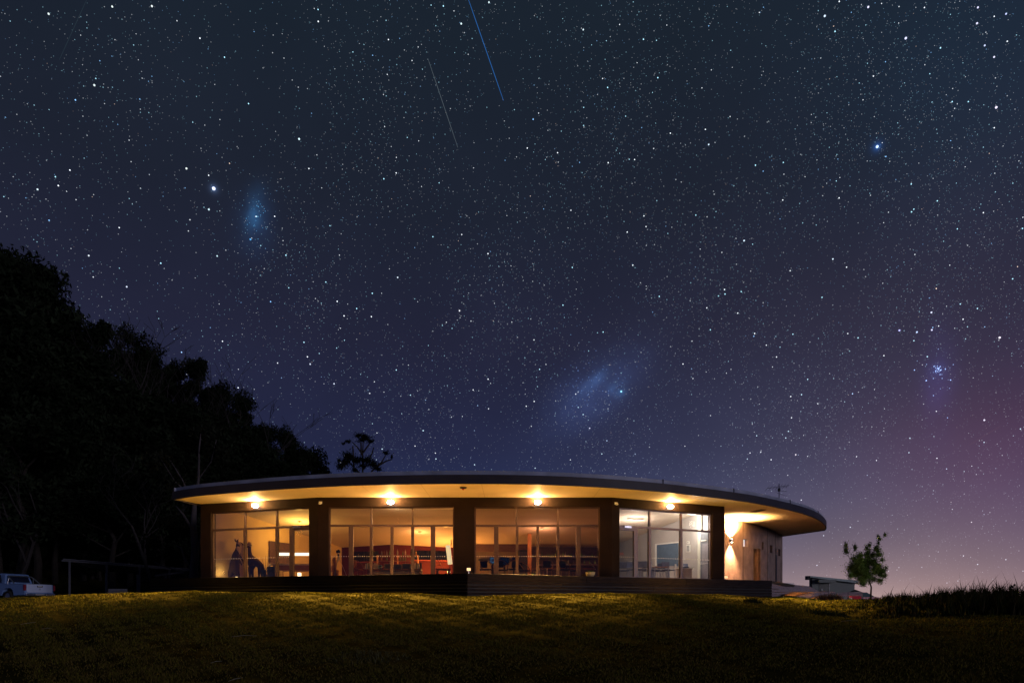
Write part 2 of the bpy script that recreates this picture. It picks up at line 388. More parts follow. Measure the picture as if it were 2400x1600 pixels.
# facade walls: piers and heads in local frame x along, y inward
openings = [(0, 494, 724), (1, 770, 1064), (1, 1112, 1406), (2, 1452, 1670)]
for si in range(3):
    M, Ls = frame_of(V[si], V[si+1]); ops = sorted([(seg_t(V[si], V[si+1], a)*Ls, seg_t(V[si], V[si+1], b)*Ls) for s_, a, b in openings if s_ == si])
    x = 0; m = MB(); TH = .32
    ins = .0
    for k, (a, b) in enumerate(ops+[(Ls, Ls)]):
        m.box(x, a, 0, TH, ZF-.9, ZS, M)
        if b > a: m.box(a, b, 0, TH, ZH, ZS, M)
        x = b
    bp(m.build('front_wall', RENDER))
# side, sconce and rear walls
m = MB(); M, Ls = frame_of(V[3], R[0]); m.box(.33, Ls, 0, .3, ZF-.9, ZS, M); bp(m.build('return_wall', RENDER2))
def wallseg(a, b, holes, th=.3, z0=ZF-.9, z1=ZS):
    M, Ls = frame_of(a, b); m = MB(); x = 0
    for h0, h1, zb, zt in holes:
        t0, t1 = h0*Ls, h1*Ls
        m.box(x, t0, 0, th, z0, z1, M); m.box(t0, t1, 0, th, z0, zb, M); m.box(t0, t1, 0, th, zt, z1, M); x = t1
    m.box(x, Ls, 0, th, z0, z1, M); return m, M, Ls
# holes defined by px and py
def hole(i, pa, pb, pt, pbm):
    ta, tb = seg_t(R[i], R[i+1], pa), seg_t(R[i], R[i+1], pb); c = R[i]+(R[i+1]-R[i])*((ta+tb)/2)
    return (ta, tb, EYE+(HY-pbm)/F*c.y, EYE+(HY-pt)/F*c.y)
RH = {0: [hole(0, 1736.5, 1739.9, 1263, 1280)] , 1: [], 2: [], 3: [], 4: []}
RH = {0: [], 1: [hole(1, 1741.5, 1753, 1262.5, 1280.5), hole(1, 1765.5, 1774.6, 1285, 1366)], 2: [hole(2, 1775.3, 1782.5, 1285, 1366), hole(2, 1785.5, 1789.5, 1269, 1287)], 3: [hole(3, 1804.5, 1810.5, 1277, 1295)], 4: [hole(4, 1817, 1819.5, 1284, 1296), hole(4, 1824, 1829, 1286, 1302)]}
for i in range(5):
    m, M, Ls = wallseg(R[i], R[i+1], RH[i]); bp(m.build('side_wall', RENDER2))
    for k, (h0, h1, zb, zt) in enumerate(RH[i]):
        if (i, k) in ((1, 1), (2, 0)):
            bp(MB().box(h0*Ls, h1*Ls, .2, .25, ZF, zt, M).build('side_door', WOOD)); continue
        gm = mat('lit_pane', (.8,.85,.95), emit=(.75,.82,.95), estr=.75) if i == 1 else SCREEN
        bp(MB().box(h0*Ls, h1*Ls, .2, .22, zb, zt, M).build('small_window', gm))
    # recessed panel joints as slim proud ribs
    if i in (1, 3, 4):
        bp(MB().box(.01, .035, -.012, 0, ZF, ZS-.01, M).build('panel_joint', RENDER))
c = R[4]+(R[5]-R[4])*seg_t(R[4], R[5], 1816.5); M, Ls = frame_of(R[4], R[5]); t0 = seg_t(R[4], R[5], 1818)*Ls
bp(MB().box(t0-.1, t0+.45, -.02, -.002, ZF+.02, EYE+(HY-1299)/F*44, M).build('slit_door', BLACK))
m = MB(); M, Ls = frame_of(BL, V[0]); m.box(0, Ls-.33, -0.0, .3, ZF-.9, ZS, M); bp(m.build('left_wall', RENDER))
rear = [R[5], Vector((16,50,0)), Vector((-9,47,0)), BL]
for a, b in zip(rear[:-1], rear[1:]):
    M, Ls = frame_of(b, a); bp(MB().box(0, Ls-.05, -.3, 0, ZF-.9, ZS, M).build('rear_wall', RENDER))

# roof: eave curve in plan
EV = [(-15.2,30.4),(-13.5,29.35),(-10.7,28.2),(-8.7,27.5),(-6.8,27.0),(-4.6,26.65),(-2.2,26.5),(0,26.55),(2.0,26.85),(3.5,27.25),(4.7,27.7),(6.4,28.45),(8.0,29.35),(9.4,30.2),(10.8,31.15),(12.1,32.2),(13.4,33.4),(14.7,34.7),(16.0,36.2),(17.2,37.9),(18.3,39.7),(19.2,41.4),(19.8,42.9)]
def smooth_curve(pts, k=4):
    out = []; n = len(pts)
    for i in range(n-1):
        p0, p1, p2, p3 = (Vector(pts[max(i-1,0)]), Vector(pts[i]), Vector(pts[i+1]), Vector(pts[min(i+2,n-1)]))
        for j in range(k):
            t = j/k; out.append(tuple(.5*((2*p1)+(-p0+p2)*t+(2*p0-5*p1+4*p2-p3)*t*t+(-p0+3*p1-3*p2+p3)*t**3)))
    return out+[pts[-1]]
EC = smooth_curve(EV, 4)
roofpoly = EC+[(18.6,46.6),(16.3,50.3),(-9.2,47.3),(-11.2,42.7)]
# soffit split into panels between eave and facade (sheets with fine joints)
def inner(i, n):
    pts = [V[0], V[1], V[2], V[3], R[0], R[1], R[2], R[3], R[4], R[5]]
    ds = [0]
    for a, b in zip(pts[:-1], pts[1:]): ds.append(ds[-1]+(b-a).length)
    t = i/n*ds[-1]
    for k in range(len(pts)-1):
        if t <= ds[k+1]+1e-6:
            return pts[k]+(pts[k+1]-pts[k])*((t-ds[k])/(ds[k+1]-ds[k]))
    return pts[-1]
bm_ = bmesh.new(); vs_ = [bm_.verts.new((p[0], p[1], ZS)) for p in roofpoly]; f_ = bm_.faces.new(vs_)
bmesh.ops.triangulate(bm_, faces=[f_]); me = bpy.data.meshes.new('soffit'); bm_.to_mesh(me); me.materials.append(SOFF); bp(obj('soffit', me))
jm = MB()
for X0 in np.arange(-13.2, 19.5, 2.4):
    for side in (0,):
        ye = np.interp(X0, [p[0] for p in EC], [p[1] for p in EC]); pts = [V[0], V[1], V[2], V[3]]+R
        yf = np.interp(X0, [p.x for p in pts], [p.y for p in pts])
        sk = (X0-0)*.05
        jm.add([(X0-.008, ye+.05, ZS-.004), (X0+.008, ye+.05, ZS-.004), (X0+.008+sk*0, yf-.02, ZS-.004), (X0-.008+sk*0, yf-.02, ZS-.004)], [(0,1,2,3)])
bp(jm.build('soffit_joints', mat('joint_tan', (.42,.33,.2), .9), kind='stuff'))  # thin joint lines in a darker tan than the soffit
# fascia band and zinc edge, both follow the eave
def band(name, pts, z0, z1, th, m, off=0, parts=1):
    n = len(pts); nrm = []
    for i in range(n):
        d = (Vector(pts[min(i+1,n-1)])-Vector(pts[max(i-1,0)])).normalized(); nrm.append(Vector((d.y, -d.x)))
    for k in range(parts):
        i0 = k*(n-1)//parts; i1 = (k+1)*(n-1)//parts; b = MB(); vs = []; fs = []
        for i in range(i0, i1+1):
            p = Vector(pts[i]); o = p+nrm[i]*off; q_ = o-nrm[i]*th; g = 0
            vs += [(o.x,o.y,z0),(o.x,o.y,z1),(q_.x,q_.y,z1),(q_.x,q_.y,z0)]
        for i in range(i1-i0):
            a = i*4
            for j in range(4): fs.append((a+j, a+(j+1)%4, a+4+(j+1)%4, a+4+j))
        e = (i1-i0)*4; fs += [(3,2,1,0),(e,e+1,e+2,e+3)]
        # trim a hair so neighbouring sheets show a joint
        bp(b.add(vs, fs).build(name, m))
backp = [(-15.2,30.4),(-14.95,32.3),(-11.2,42.7)]
band('fascia', EC, ZS-.03, ZS+.33, .06, FASC, .0, 11)
band('roof_edge', EC, ZS+.334, ZS+.50, .05, ZINC, -.10, 11)
band('fascia', backp[::-1], ZS-.03, ZS+.33, .06, FASC, .02)
band('roof_edge', backp[::-1], ZS+.334, ZS+.50, .05, ZINC, -.06)
band('fascia', [(19.8,42.9),(18.6,46.6),(16.3,50.3)], ZS-.03, ZS+.33, .06, FASC, .02)
band('fascia', [(16.3,50.3),(-9.2,47.3),(-11.2,42.7)], ZS-.03, ZS+.45, .06, FASC, .02)
bm_ = bmesh.new(); vs_ = [bm_.verts.new((p[0]*.985, 30+(p[1]-30)*.985+.25, ZS+.46)) for p in roofpoly]; f_ = bm_.faces.new(vs_)
bmesh.ops.triangulate(bm_, faces=[f_]); me = bpy.data.meshes.new('roof_sheet'); bm_.to_mesh(me); me.materials.append(ROOFM); bp(obj('roof_sheet', me))
for i in (44, 54, 66, 76):     # seam clips along the edge
    p = EC[i]; d = (Vector(EC[i+1])-Vector(p)).normalized(); nn = Vector((d.y,-d.x)); p = Vector(p)-nn*.10
    bp(MB().box(p.x-.02, p.x+.02, p.y-.03, p.y+.03, ZS+.34, ZS+.53).build('edge_clip', FASC))

# ceiling (bent) and floor
cp = [(30.0,4.74),(34.5,4.60),(42.6,3.62),(50,3.3)]
cy = [c_[0] for c_ in cp]; ch = [c_[1] for c_ in cp]
def ceilz(y): return EYE+float(np.interp(y, cy, ch))
xs2 = np.arange(-16, 20, 1.0); ys2 = np.array([30.28,31,32,33,34.5,36,38,40,42.6,46,49]); cv = [(x, y, ceilz(y)) for y in ys2 for x in xs2]; nx = len(xs2)
pl = [V[0], V[1], V[2], V[3]]+R+[Vector((16,50,0)), Vector((-9,47,0)), BL]
def inside(x, y):
    c_ = False; j = len(pl)-1
    for i in range(len(pl)):
        a, b = pl[i], pl[j]
        if (a.y > y) != (b.y > y) and x < (b.x-a.x)*(y-a.y)/(b.y-a.y)+a.x: c_ = not c_
        j = i
    return c_
# ceiling as plan polygon sliced at the bend lines
def slice_poly(poly, y0, y1):
    def clip(pts, yv, keep_above):
        out = []
        for i in range(len(pts)):
            a, b = pts[i], pts[(i+1)%len(pts)]; ia = (a[1] >= yv) == keep_above or a[1] == yv; ib = (b[1] >= yv) == keep_above or b[1] == yv
            if ia: out.append(a)
            if ia != ib:
                t = (yv-a[1])/(b[1]-a[1]); out.append((a[0]+(b[0]-a[0])*t, yv))
        return out
    return clip(clip(poly, y0, True), y1, False)
shell = [(p.x, p.y) for p in pl]
cx_ = sum(p[0] for p in shell)/len(shell); cy_ = sum(p[1] for p in shell)/len(shell)
shell_in = [(cx_+(p[0]-cx_)*.985, cy_+(p[1]-cy_)*.983) for p in shell]
cm = MB()
for y0, y1 in ((29,32),(32,34.5),(34.5,38),(38,42.6),(42.6,51)):
    pp = slice_poly(shell_in, y0, y1)
    if len(pp) > 2: cm.add([(p[0], p[1], ceilz(p[1])) for p in pp], [tuple(range(len(pp)))])
bp(cm.build('ceiling', CEIL))
bp(MB().prism(shell_in, ZF-.2, ZF-.004).build('floor', FLOORM))

# ------------------------------------------------------------------ glazing
def bay(si, px0, px1, ups, lows, doors, name, thick_head=None):
    a, b = V[si], V[si+1]; M, Ls = frame_of(a, b); X = lambda px: seg_t(a, b, px)*Ls
    bay_ = empty(name, (0,0,0)); bp(bay_)
    x0, x1 = X(px0), X(px1); Yo = .10; D = .10
    def part(nm, mb, mt, par=bay_):
        o = mb.build(nm, mt); o.parent = par; return o
    fw = .06
    m = MB(); m.box(x0, x0+fw, Yo, Yo+D, ZF, ZH, M).box(x1-fw, x1, Yo, Yo+D, ZF, ZH, M).box(x0+fw, x1-fw, Yo, Yo+D, ZH-fw, ZH, M).box(x0+fw, x1-fw, Yo, Yo+D, ZF, ZF+.05, M)
    part('frame', m, ALU)
    part('transom', MB().box(x0+fw, x1-fw, Yo-.01, Yo+D, ZT-.04, ZT+.05, M), ALU)
    e = [px0]+ups+[px1]
    for u in ups: part('mullion', MB().box(X(u)-.035, X(u)+.035, Yo-.012, Yo+D, ZT+.05, ZH-fw, M), ALU)
    for p, q_ in zip(e[:-1], e[1:]):
        part('pane', MB().box(X(p)+.04, X(q_)-.04, Yo+.045, Yo+.055, ZT+.05, ZH-fw, M), GLASS)
    e = [px0]+lows+[px1]
    for u in lows:
        w = .062 if u not in doors else .10
        part('stile', MB().box(X(u)-w, X(u)+w, Yo-.02, Yo+D, ZF+.05, ZT-.04, M), ALU)
    for p, q_ in zip(e[:-1], e[1:]):
        g0, g1 = X(p)+.06, X(q_)-.06
        part('pane', MB().box(g0, g1, Yo+.045, Yo+.055, ZF+.05, ZT-.04, M), GLASS)
        dm = MB(); zz = EYE+(HY-1302.5)/F*30; k = int((g1-g0)/.095); 
        for j in range(k):
            xc = g0+(j+.5)*(g1-g0)/k
            if (p in doors) and si != 1: continue
            dm.add([M @ Vector((xc+.021*math.cos(t), Yo+.040, zz+.021*math.sin(t))) for t in np.linspace(0, 2*math.pi, 9)[:-1]], [tuple(range(8))])
        if dm.v: part('safety_dots', dm, DOTM).__setitem__('kind', 'stuff')
    return bay_, M, X
DOTM = mat('frosted_dot', (.80,.76,.68), .6)
bay(0, 494, 724, [570, 645], [570, 645, 680], [680], 'left_bay')
bay(1, 770, 1064, [869, 966], [821.5, 869, 917.5, 966, 1014], [821.5, 1014], 'left_folding_doors')
bay(1, 1112, 1406, [1210.5, 1308], [1163, 1212, 1260.5, 1308, 1356], [1163, 1356], 'right_folding_doors')
bay(2, 1452, 1670, [1526, 1600], [1493, 1526, 1600], [1493], 'cafe_bay')
# door handles on folding leaves
M, Ls = frame_of(V[1], V[2])
for px in (872, 963, 1215, 1305, 1402):
    xx = seg_t(V[1], V[2], px)*Ls
    bp(MB().box(xx-.02, xx+.02, .03, .07, ZF+.95, ZF+1.2, M).build('door_handle', BLACK))
for si, px in ((0, 693), (2, 1473)):
    M, Ls = frame_of(V[si], V[si+1]); xx = seg_t(V[si], V[si+1], px)*Ls
    bp(MB().box(xx-.18, xx+.18, .02, .09, ZT-.06, ZT+.03, M).build('door_closer', STEEL))
    # heavier door head
    xa, xb = sorted((seg_t(V[si], V[si+1], (724 if si == 0 else 1452))*Ls, seg_t(V[si], V[si+1], (683 if si == 0 else 1490))*Ls))
    bp(MB().box(xa+.06, xb, .075, .19, ZT-.17, ZT-.045, M).build('door_head', ALU))

# ------------------------------------------------------------------ partitions inside
def iw(a, b, m, z1=None, th=.12, name='inner_wall'):
    A_, B_ = Vector((*a,0)), Vector((*b,0)); M, Ls = frame_of(A_, B_); n = max(2, int(Ls/1.0)); mb = MB(); vs = []
    for i in range(n+1):
        p = A_+(B_-A_)*i/n; z = (ceilz(p.y)+.02) if z1 is None else z1
        for yy in (0, th):
            q_ = M @ Vector((Ls*i/n, yy, 0)); vs += [(q_.x, q_.y, ZF-.003), (q_.x, q_.y, z)]
    fs = []
    for i in range(n):
        k = i*4; fs += [(k, k+4, k+5, k+1), (k+2, k+3, k+7, k+6), (k+1, k+5, k+7, k+3)]
    fs += [(0,1,3,2), (n*4, n*4+2, n*4+3, n*4+1)]
    return bp(mb.add(vs, fs).build(name, m))
leftwall_in = (Vector((-14.30,32.35,0)), Vector((-10.60,42.5,0)))
iw((-14.30,32.32), (-10.62,42.45), WALLY, th=-.05)      # ochre lining of left side wall
iw((-10.9,42.4), (-7.34,41.4), REDW); iw((-7.34,41.4), (-3.6,42.3), REDW)
iw((-3.6,43.2), (1.1,43.2), TANW); iw((1.1,42.0), (5.9,42.2), DARKW)
iw((4.60,30.35), (6.15,41.9), GREYW, th=.10)   # partition between lounge and cafe
cafe_wall = (Vector((6.2,41.6,0)), Vector((9.85,33.1,0)))
M_, L_ = frame_of(*cafe_wall)
iw((6.15,41.7), (9.75,33.0), GREYW, th=.10)
# ------------------------------------------------------------------ lamps outside
WARM = (1.0, .56, .17)
def wall_lamp(si, px, label, power):
    a, b = V[si], V[si+1]; M, Ls = frame_of(a, b); xx = seg_t(a, b, px)*Ls; z = EYE+4.60
    base = M @ Vector((xx, 0, z)); rz = math.atan2(M[1][0], M[0][0])
    o = empty('flood_lamp', base, rz, label, 'wall lamp', 'flood lamps under the eave')
    MB().box(-.05, .05, -.03, -.001, -.06, .06).build('bracket', FASC, o)
    MB().tube([(0,-.03,0),(0,-.13,0)], .015, 6).build('arm', FASC, o)
    MB().lathe([(.035,.0),(.06,-.02),(.085,-.10),(.085,-.115)], (0,-.17,.05), 16).build('housing', FASC, o, smooth=True)
    MB().lathe([(.03,-.03),(.12,-.05),(.15,-.11),(.12,-.17),(.03,-.20)], (0,-.17,.08), 16).build('bulb', GLOW, o, smooth=True)  # globe made oversized so its shape stands in for lamp glare
    lamp('lamp_light', 'POINT', (0,-.22,.10), power, WARM, o, radius=.07)
    lamp('lamp_light', 'SPOT', (0,-.32,-.18), power*185, WARM, o, radius=.06, spot_size=math.radians(76), spot_blend=1, rot=(math.radians(-35),0,0))
    return o
PW = 400
wall_lamp(0, 604, 'glaring flood lamp over the window with the kangaroo figure', PW)
wall_lamp(1, 917, 'glaring flood lamp over the folding doors with the red room behind', PW)
wall_lamp(1, 1260, 'glaring flood lamp over the folding doors of the dim bar room', PW)
wall_lamp(2, 1566, 'glaring flood lamp over the pale cafe window', PW)
# up and down sconce on the curved wall
M, Ls = frame_of(R[0], R[1]); sx = seg_t(R[0], R[1], 1711)*Ls; sb = M @ Vector((sx, 0, EYE+(HY-1266)/F*37.3))
o = empty('up_down_sconce', sb, math.atan2(M[1][0], M[0][0]), 'small up and down sconce throwing two bright cones on the brown wall', 'wall lamp')
MB().box(-.05,.05,-.03,-.001,-.08,.08).build('back_plate', STEEL, o); MB().lathe([(.05,-.09),(.055,-.085),(.055,.085),(.05,.09)], (0,-.10,0), 14).build('barrel', STEEL, o)
MB().lathe([(.03,.091),(.042,.096)], (0,-.10,0), 12).build('lens', GLOW, o); MB().lathe([(.042,-.096),(.03,-.091)], (0,-.10,0), 12).build('lens', GLOW, o)
lamp('sconce_light', 'SPOT', (0,-.28,.12), 13000, (1,.60,.24), o, radius=.05, spot_size=math.radians(140), spot_blend=1, rot=(math.pi,0,0))
lamp('sconce_light', 'SPOT', (0,-.20,-.12), 2600, (1,.54,.26), o, radius=.05, spot_size=math.radians(100), spot_blend=.8, rot=(0,0,0))
# security sensors
for si, px, z, lb in ((1, 749, 4.57, 'small white motion sensor on the pier right of the kangaroo window'), (2, 1443, 4.55, 'small white motion sensor on the pier left of the cafe window')):
    M, Ls = frame_of(V[si], V[si+1]); xx = max(.12, seg_t(V[si], V[si+1], px)*Ls); p = M @ Vector((xx, 0, EYE+z))
    o = empty('motion_sensor', p, math.atan2(M[1][0], M[0][0]), lb, 'sensor', 'motion sensors on the piers')
    MB().box(-.07,.07,-.04,-.001,-.04,.06).build('base', WHITE, o); MB().lathe([(.02,-.06),(.06,-.045),(.065,0),(.03,.05)], (0,-.09,-.02), 12).build('head', WHITE, o, smooth=True)
p = P(1088, 1140, 28); p.z = ZS
o = empty('smoke_detector', (p.x, 27.45, ZS-.001), 0, 'round dark detector on the soffit above the centre pier', 'detector')
MB().lathe([(.15,0),(.15,-.02),(.11,-.05)], (0,0,0), 16).build('dish', BLACK, o); MB().lathe([(.05,-.051),(.05,-.09),(.02,-.11)], (0,0,0), 12).build('eye', REDM, o)
o = empty('soffit_vent', (12.37,34.1,ZS-.003), rad(-78), 'dark rectangular vent in the bright soffit above the sconce', 'vent')
MB().box(-.48,.48,-.17,.17,-.02,0).build('frame', WOOD, o)
for k in range(5): MB().box(-.43,.43,-.135+k*.06,-.10+k*.06,-.035,-.021).build('louvre', BLACK, o)
# TV antenna
o = empty('roof_antenna', (XY(1826, 40)[0], 40, ZS+.46), 0, 'thin dark television antenna mast standing on the right of the roof', 'antenna')
hA = EYE+(HY-1133)/F*40-(ZS+.46)
MB().tube([(0,0,0),(0,0,hA)], .022, 6).build('mast', FASC, o)
MB().tube([(-.75,0,hA-.28),(.6,0,hA-.10)], .012, 5).build('boom', FASC, o)
for k in range(7):
    x_ = -.7+k*.2; z_ = hA-.28+(x_+.75)*.133; MB().tube([(x_,-.35+.02*k,z_+.10),(x_,.35-.02*k,z_-.10)], .007, 4).build('element', FASC, o)
for k in range(3): MB().tube([(-.25,0,hA-.5+k*.1),(.55,.2,hA-.7+k*.28)], .008, 4).build('reflector', FASC, o)
MB().box(-.06,.06,-.05,.05,hA-.45,hA-.28).build('balun', BLACK, o)

# ------------------------------------------------------------------ deck
deck = empty('timber_deck', (-1.65,26.4,ZF), 0, 'raised timber deck with horizontal board cladding along the whole front', 'deck')
def dp(o): o.parent = deck; o.matrix_parent_inverse = Matrix.Translation(-Vector((-1.65,26.4,ZF))); return o
D0 = Vector((-16.7,31.3,0)); D1 = Vector((*XY(1095, 26.43),0)); D2 = Vector((*XY(1808, 33.8),0))
poly = [D0, D1, D2, R[5]+Vector((.2,-3,0)), R[4], R[3], R[2], R[1], R[0], V[3], V[2], V[1], V[0], Vector((-15.3,36,0)), Vector((-17.3,36,0))]
dp(MB().prism([(p.x, p.y) for p in poly], ZF-.14, ZF-.012).build('deck_boards', DECKM))
def clad(a, b, rows, m, zbot, topm, ln=2.4, seed=1, botf=None):
    M, Ls = frame_of(a, b); r_ = random.Random(seed)
    nb = int(round(Ls/4.8)); 
    for k in range(nb): dp(MB().box(k*Ls/nb+.004, (k+1)*Ls/nb-.004, -.045, -.005, ZF-.30, ZF+.0, M).build('deck_edge_board', topm, bevel=.006))
    H = (ZF-.315-zbot)/rows
    for j in range(rows):
        x = -r_.random()*ln
        while x < Ls:
            x1 = x+ln*r_.choice((1,1.5,2)); a0, a1 = max(x, 0)+.004, min(x1, Ls)-.004
            if a1-a0 > .15:
                yy = -.03-r_.random()*.012; dp(MB().box(a0, a1, yy, yy+.025, ZF-.315-(j+1)*H+.034, ZF-.315-j*H-.004+.0, M).build('cladding_board', m, bevel=.004))
            x = x1
    dp(MB().box(0, Ls, .03, .06, zbot, ZF-.15, M).build('backing', BLACK)); return M, Ls
clad(D1, D2, 4, BOARD, ZF-.86, BOARD, seed=3)
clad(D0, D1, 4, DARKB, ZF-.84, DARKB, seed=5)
M, Ls = frame_of(D0, D1)
for k in range(7): 
    p = M @ Vector((Ls*(k+.5)/7, .2, 0)); dp(MB().box(p.x-.06, p.x+.06, p.y-.06, p.y+.06, Tz(p.x, p.y)-.2, ZF-.15).build('deck_post', DARKB))
M, Ls = frame_of(D1, D2)
for k in range(8):
    p = M @ Vector((Ls*(k+.5)/8, .4, 0)); dp(MB().box(p.x-.06, p.x+.06, p.y-.06, p.y+.06, Tz(p.x, p.y)-.4, ZF-.15).build('deck_post', BOARD))
o = MB(); 
for k, (px, py, w) in enumerate(((1697,1398,.16),(1716,1397.5,.10),(1729,1398.5,.18),(1757,1398,.18),(1740,1397,.09))):
    Y = 33.6+.2*k; p = P(px, py+1, Y); ob = MB().box(-w/2, w/2, -.1, .1, 0, .06).build('paver_offcut', mat('pale_offcut', (.75,.70,.66), .8)); ob.location = (p.x, p.y, max(p.z-.03, Tz(p.x, p.y))); ob.rotation_euler = (.1,.05*k,.4*k)
    tag(ob, ['pale offcut under the deck edge, leftmost of the five','tiny pale offcut second from left under the deck edge','longest pale offcut under the deck edge','pale offcut under the deck edge, rightmost of the five','smallest pale offcut between the two long ones under the deck edge'][k], 'offcut', 'pale offcuts lying under the deck edge')
# small lamps standing on the deck
def bollard(px, py0, Y, label):
    x, y = XY(px, Y); o = empty('deck_lamp', (x, y, ZF), 0, label, 'lamp'); h_ = EYE+(HY-py0)/F*Y-ZF
    MB().box(-.05,.05,-.05,.05,-.01,.02).build('foot', STEEL, o); MB().tube([(0,0,.02),(0,0,h_-.09)], .016, 6).build('stem', STEEL, o)
    MB().box(-.075,.075,-.075,.075,h_-.09,h_+.02).build('lamp_shade', mat('lamp_shade_glow', (.9,.7,.45), emit=(1,.62,.30), estr=1.3), o)
bollard(1098.5, 1331.5, 29.3, 'small square lit lamp on a stem in front of the centre pier')
bollard(1701, 1350, 35.2, 'tiny lit deck lamp at the foot of the sconce wall')

# right ramp
RC = mat('ramp_board', (.30,.235,.25), .8, var=.25, scale=2.5, bump=.2, stretch=(1,1,8))
ramp = empty('access_ramp', (13.6,35.2,ZF-.6), 0, 'pale boarded access ramp running down from the right end of the deck', 'ramp')
def rp(o): o.parent = ramp; o.matrix_parent_inverse = Matrix.Translation(-Vector((13.6,35.2,ZF-.6))); return o
def quadwall(pts, th, name, m):    # pts: list of (px,py,Y) quad corners, thickened away from camera
    a = [P(*p) for p in pts]; n = (a[1]-a[0]).cross(a[2]-a[1]).normalized()
    if n.y < 0: n = -n
    b_ = [p+n*th for p in a]; k = len(a)
    return MB().add(a+b_, [tuple(range(k)), tuple(range(2*k-1,k-1,-1))]+[(i,(i+1)%k,k+(i+1)%k,k+i) for i in range(k)]).build(name, m)
rp(quadwall([(1808.5,1360.5,34.0),(1834,1366.5,38),(1897,1373,43),(1922,1386.5,45),(1895,1387,43),(1848,1382.5,39),(1808.5,1371,34.0)], .08, 'handrail_board', RC))
rows = [(1372.5,1378.6),(1380,1386),(1387.4,1392.4),(1393.6,1398.5)]
for k, (ya, yb) in enumerate(rows):
    xr = [1828,1852,1905,1895][k]; ya2 = [1378.2,1384.0,1387.6,1391][k]; yb2 = [1378.7,1386.2,1390.8,1392.6][k]
    if k == 3: xr, ya2, yb2 = 1862, 1392.0, 1393.0
    rp(quadwall([(1808.5,ya,33.95),(xr,ya2,33.95+(xr-1808)/12),(xr,yb2,33.95+(xr-1808)/12),(1808.5,yb,33.95)], .03, 'cladding_board', RC))
rp(quadwall([(1846,1383.5,39.2),(1893,1388.6,43),(1921,1388.2,45),(1905,1392,44),(1850,1390.5,39.2)], .05, 'lower_board', RC))
rp(quadwall([(1870,1399.5,33.5),(1912,1389.5,36),(1932,1386.5,37.5),(1960,1389,38),(1950,1395,37.6),(1915,1402,36),(1886,1406,33.5)], .10, 'kerb_wall', RC))
pth = MB().add([P(1842,1400,35),P(1872,1399,34),P(1912,1389.5,37),P(1868,1391.5,38)], [(0,1,2,3)]); 
o = MB().prism([(14.0,34.2),(16.0,34.6),(17.0,38.2),(14.8,38.2)], [Tz(14,34.2)-.05,Tz(16,34.6)-.05,2.25,2.25], [Tz(14,34.2)+.06,Tz(16,34.6)+.08,2.31,2.31]).build('gravel_path', mat('clay_path', (.26,.15,.08), .95, bump=.6)); struct(o)
# small platform and tent shaped cap
pf = empty('low_platform', (*XY(1985, 38), 2.0), 0, 'low grey boarded platform with a small pyramid top by the red car', 'platform')
def pp_(o): o.parent = pf; o.matrix_parent_inverse = Matrix.Translation(-Vector((*XY(1985,38),2.0))); return o
pp_(quadwall([(1960,1390,38),(1987,1386.5,38.2),(1987,1395.5,38.2),(1966,1399,38)], .06, 'side_board', RC))
pp_(quadwall([(1988,1386.5,38.2),(2022,1386.8,38.3),(2021.5,1395.8,38.3),(1988,1395.2,38.2)], .06, 'front_board', RC))
c0 = [P(1990,1386.3,38.3),P(2021,1386.6,38.3),P(2019,1386.3,40.5),P(1994,1386,40.5)]; ap = P(2004.5,1380.5,39.3)
pp_(MB().add(c0+[ap], [(0,1,4),(1,2,4),(2,3,4),(3,0,4),(3,2,1,0)]).build('pyramid_cap', BLACK))
for px in (1968, 2019): pp_(MB().box(XY(px,38.6)[0]-.05, XY(px,38.6)[0]+.05, 38.55, 38.65, 1.6, P(px,1394,38.6).z).build('post', RC))

# shed
SY = 62; sh = empty('metal_shed', (*XY(1945, SY), Tz(*XY(1945, SY))), 0, 'grey green metal shed with sloping roof left of the small tree', 'shed')
def sp(o): o.parent = sh; o.matrix_parent_inverse = Matrix.Translation(-sh.location); return o
SG = mat('shed_sheet', (.27,.29,.26), .6, var=.06, bump=.3, bscale=2, stretch=(30,1,.1))
za = P(1897,1353,SY).z; zb_ = P(2003,1366,SY).z; z0 = 0.5
xa, xb = XY(1896.5,SY)[0], XY(2003,SY)[0]
sp(MB().add([(xa,SY,z0),(xb,SY,z0),(xb,SY,zb_),(xa,SY,za),(xa+1.75,SY+4,z0),(xb+1.75,SY+4,z0),(xb+1.75,SY+4,zb_),(xa+1.75,SY+4,za)], [(0,1,2,3),(7,6,5,4),(0,4,5,1),(1,5,6,2),(3,2,6,7),(0,3,7,4)]).build('wall', SG))
rr = MB(); d_ = .09; xl, xr_ = XY(1895,SY)[0], XY(2006,SY)[0]
rr.add([(xl,SY-.35,za+.02),(xr_,SY-.35,zb_+.0),(xr_,SY-.35,zb_+.24),(xl,SY-.35,za+.16),(xl+1.8,SY+4.2,za+.02),(xr_+1.8,SY+4.2,zb_),(xr_+1.8,SY+4.2,zb_+.24),(xl+1.8,SY+4.2,za+.16)], [(0,1,2,3),(7,6,5,4),(0,4,5,1),(1,5,6,2),(3,2,6,7),(0,3,7,4)])
sp(rr.build('roof', mat('shed_roof', (.50,.58,.54), .5)))
sp(MB().box(XY(1889,SY)[0], XY(1896,SY)[0], SY-.3, SY+.2, P(0,1358,SY).z, P(0,1349,SY).z).build('gutter_box', BLACK))
sp(MB().box(XY(1900.5,SY)[0], XY(1902.5,SY)[0], SY-.10, SY-.002, z0, za).build('downpipe', BLACK))
sp(MB().box(XY(1911,SY)[0], XY(1951,SY)[0], SY-.7, SY-.002, P(0,1365,SY).z, P(0,1358,SY).z).build('awning', SG))
